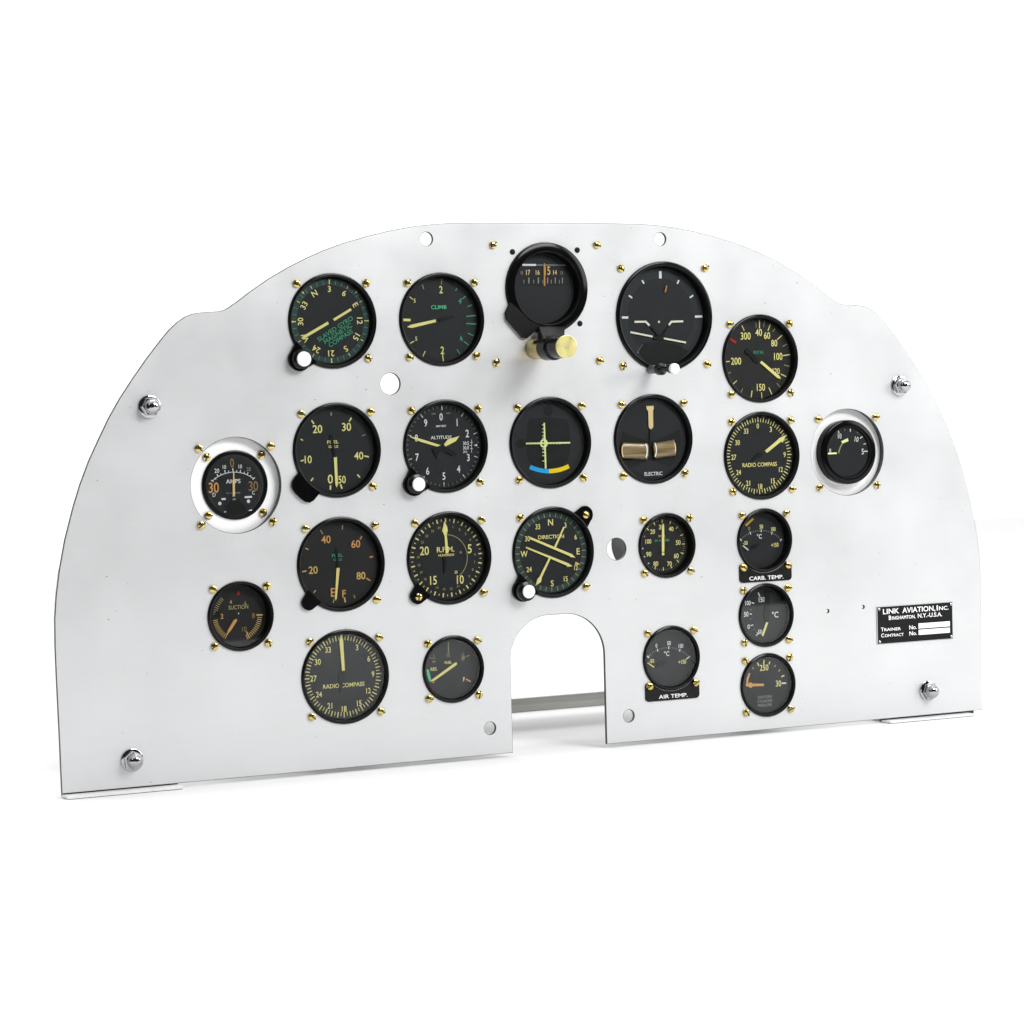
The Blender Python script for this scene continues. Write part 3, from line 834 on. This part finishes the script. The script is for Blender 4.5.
   ('P',[(-0.765,1.354),(-0.249,1.352),(-0.251,1.287),(-0.767,1.289)],'W'),
   ('K',-0.25,1.317,0.927,1.309,0.04,'grey'),
   ('T','18',-0.802,1.055,0.12,'grey2',0,0.6),
   ('T','17',-0.561,1.064,0.17,'cream2',0,0.8),
   ('T','16',-0.195,1.062,0.17,'cream2',0,0.8),
   ('T','15',0.184,1.121,0.291,'OY',0,0.7),
   ('T','14',0.471,1.06,0.16,'cream2',0,0.8),
   ('T','13',0.731,1.043,0.12,'grey2',0,0.7),
   ('K',-0.736,0.815,-0.74,0.69,0.025,'grey2'),
   ('K',-0.543,0.889,-0.549,0.689,0.045,'grey2'),
   ('K',-0.36,0.813,-0.364,0.688,0.025,'grey2'),
   ('K',-0.178,0.887,-0.184,0.687,0.045,'grey2'),
   ('K',-0.011,0.811,-0.015,0.686,0.025,'grey2'),
   ('K',0.177,0.885,0.171,0.685,0.04,'grey2'),
   ('K',0.316,0.809,0.313,0.684,0.03,'grey2'),
   ('K',0.472,0.884,0.466,0.683,0.04,'grey2'),
   ('K',0.628,0.808,0.624,0.682,0.025,'grey2'),
   ('K',0.744,0.883,0.738,0.682,0.035,'grey2'),
  ],
  p=[
   ('P',[(0.025,1.368),(0.082,1.368),(0.065,0.597),(0.008,0.598)],'OB'),
  ]),
}

# ================================================================== the setting
me = bpy.data.meshes.new('floor')
bmf = bmesh.new()
pts = [(x * I, y * I) for x, y in ((-40, -50), (110, -50), (150, 120), (-34, 120))]
bmf.faces.new([bmf.verts.new((x, y, 0)) for x, y in pts])
bmf.faces.new([bmf.verts.new((x, y, -.02)) for x, y in pts[::-1]])
bmf.verts.ensure_lookup_table()
for i in range(4): bmf.faces.new([bmf.verts[i], bmf.verts[7 - i], bmf.verts[7 - (i + 1) % 4], bmf.verts[(i + 1) % 4]])
bmf.to_mesh(me); bmf.free(); me.materials.append(MATS['sweep_white'])
floor = bpy.data.objects.new('floor', me); SC.collection.objects.link(floor); floor['kind'] = 'structure'

# ================================================================== the panel
root = bpy.data.objects.new('instrument_panel', None); SC.collection.objects.link(root)
root.location = W(1.49, FLOOR, 0)
root['label'] = 'white aluminium aircraft instrument panel filled with black round gauges, standing upright on white floor'
root['category'] = 'instrument panel'
OX, OY = 1.49, FLOOR
def at(x, y, z=0): return (x - OX, y - OY, z)

LEFT = [(-16.25,-8.13),(-16.27,-6.37),(-16.3,-4.6),(-16.31,-3.47),(-16.29,-2.59),(-16.22,-1.88),(-16.09,-1.08),(-15.88,-.13),(-15.58,.87),(-15.33,1.58),(-15.02,2.31),(-14.66,3.01),(-14.3,3.68),(-13.92,4.28),(-13.47,4.9),(-13.0,5.51),(-12.5,6.1),(-12.2,6.43),(-11.93,6.66),(-11.65,6.84),(-11.4,6.93),(-11.09,6.97),(-10.48,7.0),(-10.29,7.05),(-10.12,7.14),(-9.81,7.34),(-9.41,7.62),(-8.74,8.04),(-8.07,8.4),(-7.4,8.71),(-6.73,8.98),(-6.06,9.2),(-5.21,9.43),(-4.35,9.62),(-3.49,9.76),(-2.8,9.83),(-2.16,9.87),(-.96,9.89)]
RIGHT = [(2*1.478-x, y) for x, y in LEFT][::-1]
def arc(cx, cy, r, a0, a1, n): return [(cx + r * math.cos(math.radians(a0 + (a1 - a0) * i / n)), cy + r * math.sin(math.radians(a0 + (a1 - a0) * i / n))) for i in range(n + 1)]
NX0, NX1, NTOP, NR = -.36, 3.32, -3.50, 1.5
notch = [(NX1, -8.13)] + arc(NX1 - NR, NTOP - NR, NR, 0, 90, 20) + arc(NX0 + NR, NTOP - NR, NR, 90, 180, 20) + [(NX0, -8.13)]
outline = LEFT + RIGHT + notch
DC = {k: v['c'] for k, v in DIALS.items()}
HOLES = [(-3.06, 9.35, .245), (5.92, 9.36, .245), (-4.53, 4.54, .375), (3.87, -1.38, .40), (-1.19, -7.24, .235), (4.2, -7.23, .235), (12.50, -4.05, .08), (14.03, -3.99, .08)]
BIG = {'remote','climb','asi','ff','alt','ils','turn','rcr','ef','rpm','dir','rcl'}
for n, (x, y) in DC.items():
    if n == 'mag': HOLES.append((x, y + .51, 1.575))
    elif n == 'horizon': HOLES.append((x, y, 1.93))
    elif n == 'amps': HOLES.append((-10.10, y, 1.575))
    elif n == 'ring': HOLES.append((x, y, 1.575))
    else: HOLES.append((x, y, 1.58 if n in BIG else 1.150))
cu = bpy.data.curves.new('panel_plate', 'CURVE'); cu.dimensions = '2D'; cu.fill_mode = 'BOTH'; cu.extrude = .0445 * I; cu.bevel_depth = .018 * I; cu.bevel_resolution = 1
def spline(pts):
    s = cu.splines.new('POLY'); s.points.add(len(pts) - 1); s.use_cyclic_u = True
    for p, (x, y) in zip(s.points, pts): p.co = (x * I, y * I, 0, 1)
spline(outline)
for x, y, r in HOLES: spline(arc(x, y, r, 0, 360 - 360 / 96, 95)[::-1])
o = bpy.data.objects.new('tmp', cu); SC.collection.objects.link(o)
me = bpy.data.meshes.new_from_object(o.evaluated_get(bpy.context.evaluated_depsgraph_get()))
bpy.data.objects.remove(o)
for v in me.vertices:            # curve plane -> upright, front face at z = 0
    x, y, z = v.co; v.co = (x - OX * I, -(z - .0625 * I), y - OY * I)
me.name = 'panel_plate'; me.materials.clear(); me.materials.append(MATS['panel_metal']); me.materials.append(MATS['edge_shade'])
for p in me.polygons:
    p.use_smooth = False; p.material_index = 0 if abs(p.normal.y) > .95 else 1  # edge walls and bevels take the painted shade
plate = link('panel_plate', me, root)

# ---- screws
random.seed(4)
def screw_mesh(r=.135, h=.095, m1='brass', m2='slot_dark'):
    b = MB()
    b.lathe([(r, .002), (r, .035), (r * .93, h * .72), (r * .7, h * .93), (r * .4, h), (.001, h * 1.01)], m1, n=28)
    b.box(-r * .98, r * .98, -r * .17, r * .17, h * .5, h + .006, m2)
    return b
SCREW = None; BLACK_SCREW = None
def screw(parent, x, y, z=0.0, black=False):
    global SCREW, BLACK_SCREW
    if black:
        if BLACK_SCREW is None:
            b = MB(); b.lathe([(.1, .001), (.1, .012), (.085, .02), (.001, .02)], 'inner_wall', n=24); BLACK_SCREW = b.build('screw', parent, (x, y, z)); return BLACK_SCREW
        o = BLACK_SCREW.copy()
    elif SCREW is None:
        SCREW = screw_mesh().build('screw', parent, (x, y, z)); o = SCREW; o.rotation_euler = (0, random.uniform(0, 3.1), 0); return o
    else: o = SCREW.copy()
    SC.collection.objects.link(o); o.parent = parent; o.location = (x * I, -z * I, y * I); o.rotation_euler = (random.uniform(-.08, .08), random.uniform(0, 3.1), random.uniform(-.08, .08))
    return o

NAMES = dict(remote=('compass_indicator', 'black round compass repeater with green lettering and white knob, top left of the panel'),
 climb=('climb_indicator', 'black round climb indicator with green CLIMB lettering and pointer to the left'),
 mag=('magnetic_compass', 'black magnetic compass with yellow lubber line and long brass knob below'),
 horizon=('attitude_indicator', 'largest black gauge, white horizon bar and aircraft lines'),
 asi=('airspeed_indicator', 'black round airspeed gauge with red mark and numbers from 40 to 300'),
 ff=('fuel_gauge', 'black round gauge numbered 0 to 50 with pointer hanging down and empty lug'),
 alt=('altimeter', 'black round altimeter with two pale pointers and white knob'),
 ils=('cross_pointer_indicator', 'black round gauge with pale crossed needles over a blue and yellow arc'),
 turn=('turn_indicator', 'black round gauge with cream vertical needle above two tan glass tubes'),
 rcr=('radio_compass', 'radio compass with its pointer aimed to the upper right'),
 ring=('pressure_gauge', 'small black gauge standing proud of a white recessed ring, far right'),
 ef=('fuel_gauge', 'black round gauge with orange 20, 40, 60, 80 and letters E and F'),
 rpm=('tachometer', 'black round R.P.M. gauge with arrow pointer straight up'),
 dir=('direction_indicator', 'black round direction gauge with double parallel pointer lines and white knob'),
 man=('manifold_pressure_gauge', 'small black gauge numbered 20 to 100 with yellow pointer straight up'),
 amps=('ammeter', 'small black AMPS gauge with orange 30 on both sides in a white recessed ring'),
 suc=('suction_gauge', 'small brownish suction gauge with orange pointer, lowest gauge at far left'),
 rcl=('radio_compass', 'radio compass with its pointer straight up'),
 fuel=('fuel_gauge', 'small black FUEL gauge with green reserve arc and yellow pointer'),
 air=('temperature_gauge', 'small black temperature gauge above the AIR TEMP. placard'),
 carb=('temperature_gauge', 'small black temperature gauge with yellow mark above the CARB. TEMP. placard'),
 degc=('temperature_gauge', 'small black temperature gauge split by a dark vertical band, numbered up its left side'),
 press=('pressure_gauge', 'small black gauge with orange pointer to the left, lowest on the right side'))
#        R, ro, rd, front, depth of case
def spec(n):
    if n == 'horizon': return 1.92, 1.77, 1.71, .09, 3.2
    if n == 'mag': return 1.56, 1.24, 1.19, .12, 2.5
    if n == 'ring': return 1.165, .90, .87, .12, 2.2
    if n == 'amps': return 1.14, 1.03, .99, -.2, 2.2
    if n in BIG: return 1.57, 1.46, 1.42, .08, 3.2
    return 1.14, 1.045, 1.0, .09, 2.3
def lug(b, x, y, r, z1):         # rounded ear growing out of the bezel's rim
    L = math.hypot(x, y); ux, uy = x / L, y / L; a0 = math.degrees(math.atan2(uy, ux))
    pts = arc(x, y, r, a0 - 90, a0 + 90, 20)
    k = 1.42; w = r * 1.25
    pts += [(ux * k - uy * w, uy * k + ux * w), (ux * k + uy * w, uy * k - ux * w)]
    b.prism(pts, .004, z1, 'bezel')
def knob(parent, x, y, r0, r1, z0, z1, side='knob_side', face='knob_face', name='knob'):
    b = MB()
    b.lathe([(r0 * .8, z0), (r0, z0 + .03), (r0, z0 + (z1 - z0) * .62), (r1 * 1.02, z0 + (z1 - z0) * .72), (r1 * 1.02, z1 - .05)], side, n=48)
    b.lathe([(r1 * 1.02, z1 - .05), (r1, z1 - .02), (r1 * .9, z1), (.001, z1)], face, n=48)
    return b.build(name, parent, (x, y, 0))
E=dict
H = 1.2375; HS = .928
for n, g in DIALS.items():
    R_, ro, rd, fz, dep = spec(n); cx, cy = g['c']; d = g['d']; nm, lb = NAMES[n]
    oy = .51 if n == 'mag' else 0.0
    ox = .06 if n == 'amps' else 0.0
    b = MB(); base = -.28 if n in ('amps', 'ring') else -.15
    seg = 96
    rf = ro + (.05 if n != 'mag' else .03)
    b.lathe([(R_ - .06, base - .002), (R_, base + .01), (R_, fz - .05), (R_ - .015, fz - .015), (R_ - .045, fz), (rf, fz)], 'bezel', (ox, oy, 0), seg)
    b.lathe([(rf, fz), (rf - .02, fz - .012), (ro, fz - .045)], 'inner_wall', (ox, oy, 0), seg)
    b.lathe([(ro, fz - .045), (rd + .01, -d + .01), (rd, -d - .01)], 'inner_wall', (ox, oy, 0), seg)
    b.lathe([(R_ - .06, base - .002), (R_ - .1, base - .06), (R_ - .12, -dep + .1), (R_ - .25, -dep)], 'case', (ox, oy, 0), 48, cap1=True)
    if n == 'remote' or n == 'alt' or n == 'dir': lug(b, -H, -H, .39, .12)
    if n == 'ff':
        b.prism([(-1.38,-.66),(-1.55,-.82),(-1.64,-.96),(-1.67,-1.10),(-1.64,-1.24),(-1.54,-1.38),(-1.38,-1.54),(-1.22,-1.66),(-1.06,-1.69),(-.92,-1.62),(-.80,-1.50),(-.68,-1.37),(-.95,-1.18),(-1.18,-.95)], .004, .10, 'bezel')
    if n == 'ef': lug(b, -H + .02, -H + .03, .25, .1)
    if n == 'rpm': lug(b, -H + .0, -H + .02, .27, .1)
    if n == 'dir': lug(b, H + .0, H - .0, .31, .07)
    if n == 'mag':
        b.prism([(-1.44, .04), (-1.62, -.30), (-1.60, -.52), (-1.52, -.62), (-1.02, -1.16), (-.86, -1.19), (-.72, -1.10), (-.56, -.96), (-.30, -.90), (-.30, -.78), (-.75, -.58), (-1.15, -.2)], .004, .13, 'inner_wall')
    body = b.build(nm, root, at(cx, cy))
    body['label'] = lb
    # dial with its printed scale
    b = MB(); base_m = 'dial_warm' if n in ('ef', 'suc', 'man', 'asi') else 'dial_black'
    dr = rd + .004
    b.lathe([(dr, -.02), (dr, 0)], base_m, n=72, smooth=False, c=(ox, oy, 0)); b.poly(arc(ox, oy, dr, 0, 355, 71), 0, base_m)
    put_marks(b, g['m'])
    b.build('dial', body, (0, 0, -d))
    # pointers, a raised piece
    P = g['p']
    sets = [('pointer', P)]
    if n == 'horizon': sets = [('aircraft_symbol', P[0:5] + P[9:]), ('horizon_bar', P[5:7] + P[8:9]), ('bank_pointer', P[7:8])]
    if n == 'alt': sets = [('pointer', P[0:1] + P[2:]), ('short_pointer', P[1:2])]
    if n == 'ils': sets = [('horizontal_needle', P[0:1]), ('vertical_needle', P[1:2]), ('centre_scale', P[2:])]
    if n == 'mag': sets = [('lubber_line', P)]
    for k, (pn, pp) in enumerate(sets):
        b = MB(); put_marks(b, pp, z0=.03 + .012 * k, dz=.002, thick=.022); b.build(pn, body, (0, 0, -d + .015))
    # cover glass
    b = MB(); zg = max(-d + .1, fz - .1) if n != 'ring' else .09
    b.lathe([(0.001, 0), (rd + .004, 0)], 'clear_glass', (ox, oy, 0), 64, smooth=False)
    b.lathe([(rd + .004, -.03), (0.001, -.03)], 'clear_glass', (ox, oy, 0), 64, smooth=False); b.build('glass', body, (0, 0, zg))
    # screws
    if n == 'mag':
        for q in ((-1.99, 1.99), (1.99, 1.99), (-1.99, -1.99), (1.99, -1.99)): screw(body, *q)
        for q in ((-1.26, 1.75), (1.23, 1.81), (1.26, -.71)): screw(body, *q, black=True)
    elif n == 'horizon':
        for q in ((-1.69, 1.69), (1.69, 1.69), (-1.69, -1.69), (1.69, -1.69)): screw(body, *q)
    else:
        h = H if (n in BIG or n in ('ring', 'amps')) else HS
        for q in ((-h, h), (h, h), (-h, -h), (h, -h)):
            if q == (-h, -h) and n in ('remote', 'ff', 'alt', 'ef', 'dir'): continue
            z = .002
            if n == 'rpm' and q == (-h, -h): z = .1
            if n == 'dir' and q == (h, h): z = .07
            if n in ('air', 'carb') and q[1] < 0: z = .04
            screw(body, q[0], q[1], z)
        if n == 'amps':
            for q in ((-.945, .94), (.945, .95), (-.945, -.95), (.945, -.94)): screw(body, q[0] + ox, q[1], -.28)
    # recessed white rings
    if n in ('amps', 'ring'):
        b = MB(); hx = .007 if n == 'amps' else 0
        b.lathe([(R_ + .004, -.28), (1.80, -.28), (1.80, -.36), (R_ + .004, -.36)], 'plate_metal', (0, 0, 0), 96, smooth=False)
        if n == 'amps':
            b = MB(); n_ = 96; vi = [(ox + 1.144 * math.cos(2*math.pi*i/n_), 1.144 * math.sin(2*math.pi*i/n_)) for i in range(n_)]; vo = [(1.8 * math.cos(2*math.pi*i/n_), 1.8 * math.sin(2*math.pi*i/n_)) for i in range(n_)]
            b.add([(x, y, -.28) for x, y in vi] + [(x, y, -.28) for x, y in vo] + [(x, y, -.34) for x, y in vo], [(i, n_ + i, n_ + (i + 1) % n_, (i + 1) % n_) for i in range(n_)] + [(n_ + i, 2*n_ + i, 2*n_ + (i+1) % n_, n_ + (i + 1) % n_) for i in range(n_)], 'plate_metal')
        b.build('mounting_ring', body)
        b = MB(); b.lathe([(1.60, -.128), (1.60, -.279), (1.66, -.279), (1.66, -.128)], 'spacer', (0, 0, 0), 96); b.build('spacer', body)
    if n == 'remote': knob(body, -H, -H, .33, .24, .12, .5)
    if n == 'alt': knob(body, -H, -H + .01, .33, .225, .12, .49)
    if n == 'dir': knob(body, -H, -H - .02, .33, .225, .12, .56)
    if n == 'horizon':
        b = MB(); b.lathe([(.15, .004), (.15, .55), (.12, .6)], 'grey_rod', n=32); b.lathe([(.12, .6), (.21, .65), (.21, .85), (.12, .95), (.10, 1.4), (.16, 1.46), (.16, 1.6)], 'knob_side', n=32)
        b.lathe([(.16, 1.6), (.18, 1.64), (.175, 1.76), (.13, 1.79), (.001, 1.79)], 'knob_face', n=32); b.build('knob', body, (-.62, -1.84, 0))
    if n == 'mag':
        kx, ky = -.52, -1.545
        b = MB(); b.lathe([(.36, .004), (.375, .03), (.375, .95)], 'brass', n=48); b.lathe([(.375, .95), (.43, .97), (.43, 1.5), (.38, 1.54)], 'knob_side', n=48)
        b.lathe([(.37, 1.54), (.375, 1.6), (.375, 2.31)], 'knob_side', n=48); b.lathe([(.375, 2.31), (.385, 2.315), (.385, 2.385), (.37, 2.4), (.001, 2.4)], 'brass_face', n=48)
        b.build('knob', body, (kx, ky, 0))
        b = MB()                         # arm from the housing out to the knob's sleeve
        lo = [(-.40, -1.0, .02), (.62, -1.02, .02), (.62, -.80, .12), (-.40, -.78, .12)]
        fr_ = [(kx - .40, ky + .0, .98), (kx + .40, ky + .0, .98), (kx + .40, ky + .3, 1.48), (kx - .40, ky + .3, 1.48)]
        b.add(lo + fr_, [(0, 1, 5, 4), (1, 2, 6, 5), (2, 3, 7, 6), (3, 0, 4, 7), (0, 3, 2, 1), (4, 5, 6, 7)], 'inner_wall')
        b.build('knob_arm', body, bevel=.03)
    if n == 'turn':
        for k, (x0, y0, x1, y1) in enumerate(((-1.22, -.36, -.17, -.43), (.04, -.42, .93, -.33))):
            b = MB(); L = math.hypot(x1 - x0, y1 - y0); r = .285
            prof = [(.001, 0), (r * .8, .015), (r, .06), (r, L * .93), (r * 1.05, L * .94), (r * 1.05, L * .97), (r * .85, L), (.001, L)]
            vs = []; nn = 28
            ux, uy = (x1 - x0) / L, (y1 - y0) / L
            for rr, s in prof:
                for i in range(nn):
                    a = 2 * math.pi * i / nn; c1 = rr * math.cos(a); c2 = rr * .25 * math.sin(a)
                    vs.append((x0 + ux * s - uy * c1, y0 + uy * s + ux * c1, c2))
            b.add(vs, [(j * nn + i, j * nn + (i + 1) % nn, (j + 1) * nn + (i + 1) % nn, (j + 1) * nn + i) for j in range(len(prof) - 1) for i in range(nn)], 'glow_glass_tan', True)
            q = -.02 if k == 0 else .06
            vs = []
            xx = x1 - .08 if k == 0 else x0 + .06
            b.ann(xx - .5 if k == 0 else xx - .48, (y0 + y1) / 2, .50, .53, 62, 118, .076, 'paint_white', 40)
            b.ann((x0 + .46) if k == 0 else x1 - .50, (y0 + y1) / 2 + (.02 if k == 0 else .03), .46, .49, 245 if k == 0 else 68, 295 if k == 0 else 108, .0765, 'paint_cream2', 40)
            b.build('inclinometer_tube', body, (0, 0, -d + .075))

# ---- placards under the two temperature gauges
def placard(cx, cy, txt, tw):
    r = .14; X = 1.09; y0, y1 = -1.475, -.80
    pts = arc(-X + r, y0 + r, r, 180, 270, 6) + arc(X - r, y0 + r, r, 270, 360, 6) + arc(X - r, y1 - r, r, 0, 90, 6)
    a1 = math.degrees(math.acos(0.80 / 1.18)); 
    pts += arc(0, 0, 1.165, -43, -137, 24) + arc(-X + r, y1 - r, r, 90, 180, 6)
    b = MB(); b.prism(pts, .004, .038, 'placard_black')
    put_text(b, txt, .02, -1.335, .135, 'paint_white', 0, 1, .0395, .006, width=tw)
    return b.build('placard', root, at(cx, cy))
placard(*DC['air'], 'AIR TEMP.', 1.16)['label'] = 'black placard with white letters AIR TEMP.'
placard(DC['carb'][0], DC['carb'][1], 'CARB. TEMP.', 1.42)['label'] = 'black placard with white letters CARB. TEMP.'

# ---- maker's nameplate
b = MB(); x0, x1, y0, y1 = 14.60, 17.96, -5.40, -4.02; w = x1 - x0; h = y1 - y0
b.box(0, w, 0, h, .003, .03, 'chrome'); b.box(.03, w - .02, .018, h - .018, .0305, .034, 'placard_black')
def cut(s, x0_, x1_, y, hh): put_text(b, s, (x0_ + x1_) / 2, y, hh, 'paint_white', 0, 1, .0345, .015, width=x1_ - x0_)
cut('LINK', .27, .98, 1.19, .19); cut('AVIATION,', 1.12, 2.58, 1.19, .19); cut('I', 2.645, 2.70, 1.19, .19); cut('NC.', 2.75, 3.18, 1.17, .145)
cut('B', .52, .63, .95, .16); cut('INGHAMTON,', .66, 1.69, .935, .125); cut('N.Y.-U.S.A.', 1.80, 2.88, .95, .16)
cut('T', .17, .29, .54, .14); cut('RAINER', .31, 1.04, .525, .105); cut('C', .17, .30, .32, .14); cut('ONTRACT', .33, 1.16, .305, .105)
cut('No.', 1.41, 1.74, .54, .15); cut('No.', 1.41, 1.74, .32, .15)
b.box(1.82, 3.22, .475, .665, .034, .0352, 'paint_white'); b.box(1.82, 3.22, .24, .43, .034, .0352, 'paint_white')
npl = b.build('nameplate', root, at(x0, y0)); npl['label'] = 'black maker nameplate with white lettering and two blank number boxes'
rb = MB(); rb.lathe([(.055, .03), (.05, .055), (.03, .068), (.001, .07)], 'chrome', n=20); first = None
for q in ((.1, .09), (w - .08, .09), (.1, h - .09), (w - .08, h - .09)):
    if first is None: first = rb.build('rivet', npl, (q[0], q[1], 0))
    else:
        o = first.copy(); SC.collection.objects.link(o); o.parent = npl; o.location = (q[0] * I, 0, q[1] * I)

# ---- chrome acorn nuts
b = MB()
b.lathe([(.36, .003), (.37, .02), (.37, .055), (.35, .065), (.2, .065)], 'chrome', n=48)
b.lathe([(.325, .065), (.325, .21), (.29, .245)], 'chrome', n=6, smooth=False); b.lathe([(.29, .245), (.2, .25)], 'chrome', n=6, smooth=False)
b.lathe([(.25, .24), (.252, .29), (.24, .36), (.21, .43), (.16, .485), (.09, .515), (.001, .525)], 'chrome', n=40)
first = None
for x, y in ((-12.97, 4.0), (15.82, 4.03), (-13.93, -7.27), (16.80, -7.25)):
    if first is None: first = b.build('acorn_nut', root, at(x, y))
    else: o = first.copy(); SC.collection.objects.link(o); o.parent = root; q = at(x, y); o.location = (q[0] * I, 0, q[1] * I); o.rotation_euler = (0, random.random(), 0)

# ---- stand: two foot brackets, braces and the rear rail
for x0, x1, top, ex in ((-16.22, -12.37, -8.18, 0), (14.82, 18.60, -8.20, .34)):
    b = MB(); b.box(x0, x1, FLOOR + .022, top, -.125, .44, 'foot_metal'); b.box(x0 + .03, x1 - .03, FLOOR + .001, FLOOR + .022, -.1, .41, 'edge_shade')  # dark inset strip below stands in for the foot's contact shadow
    b.box(x0 + .02, x1 + ex, FLOOR + .03, -7.0, -.30, -.128, 'edge_shade')  # flange coloured dark, painting shade into the gap above the foot
    b.build('foot_bracket', root, at(0, 0))
b = MB(); b.box(-12.6, 15.1, FLOOR + .01, FLOOR + .535, -11.95, -11.68, 'rail_metal'); b.build('rear_rail', root, at(0, 0), bevel=.01)
for x0 in (-12.6, 14.95):
    b = MB(); b.box(x0, x0 + .3, FLOOR + .003, FLOOR + .3, -11.68, -.31, 'rail_metal')
    b.box(x0, x0 + .3, FLOOR + .3, -3.7, -8.4, -7.6, 'rail_metal'); b.build('brace', root, at(0, 0), bevel=.01)  # uprights are unseen, added to carry the shadow-casting shelf
b = MB(); b.box(-12.6, 15.25, -3.7, -3.58, -9.6, -6.2, 'rail_metal'); b.build('added_shadow_shelf', root, at(0, 0), bevel=.01)  # unseen shelf, added to cast a grey band on the floor
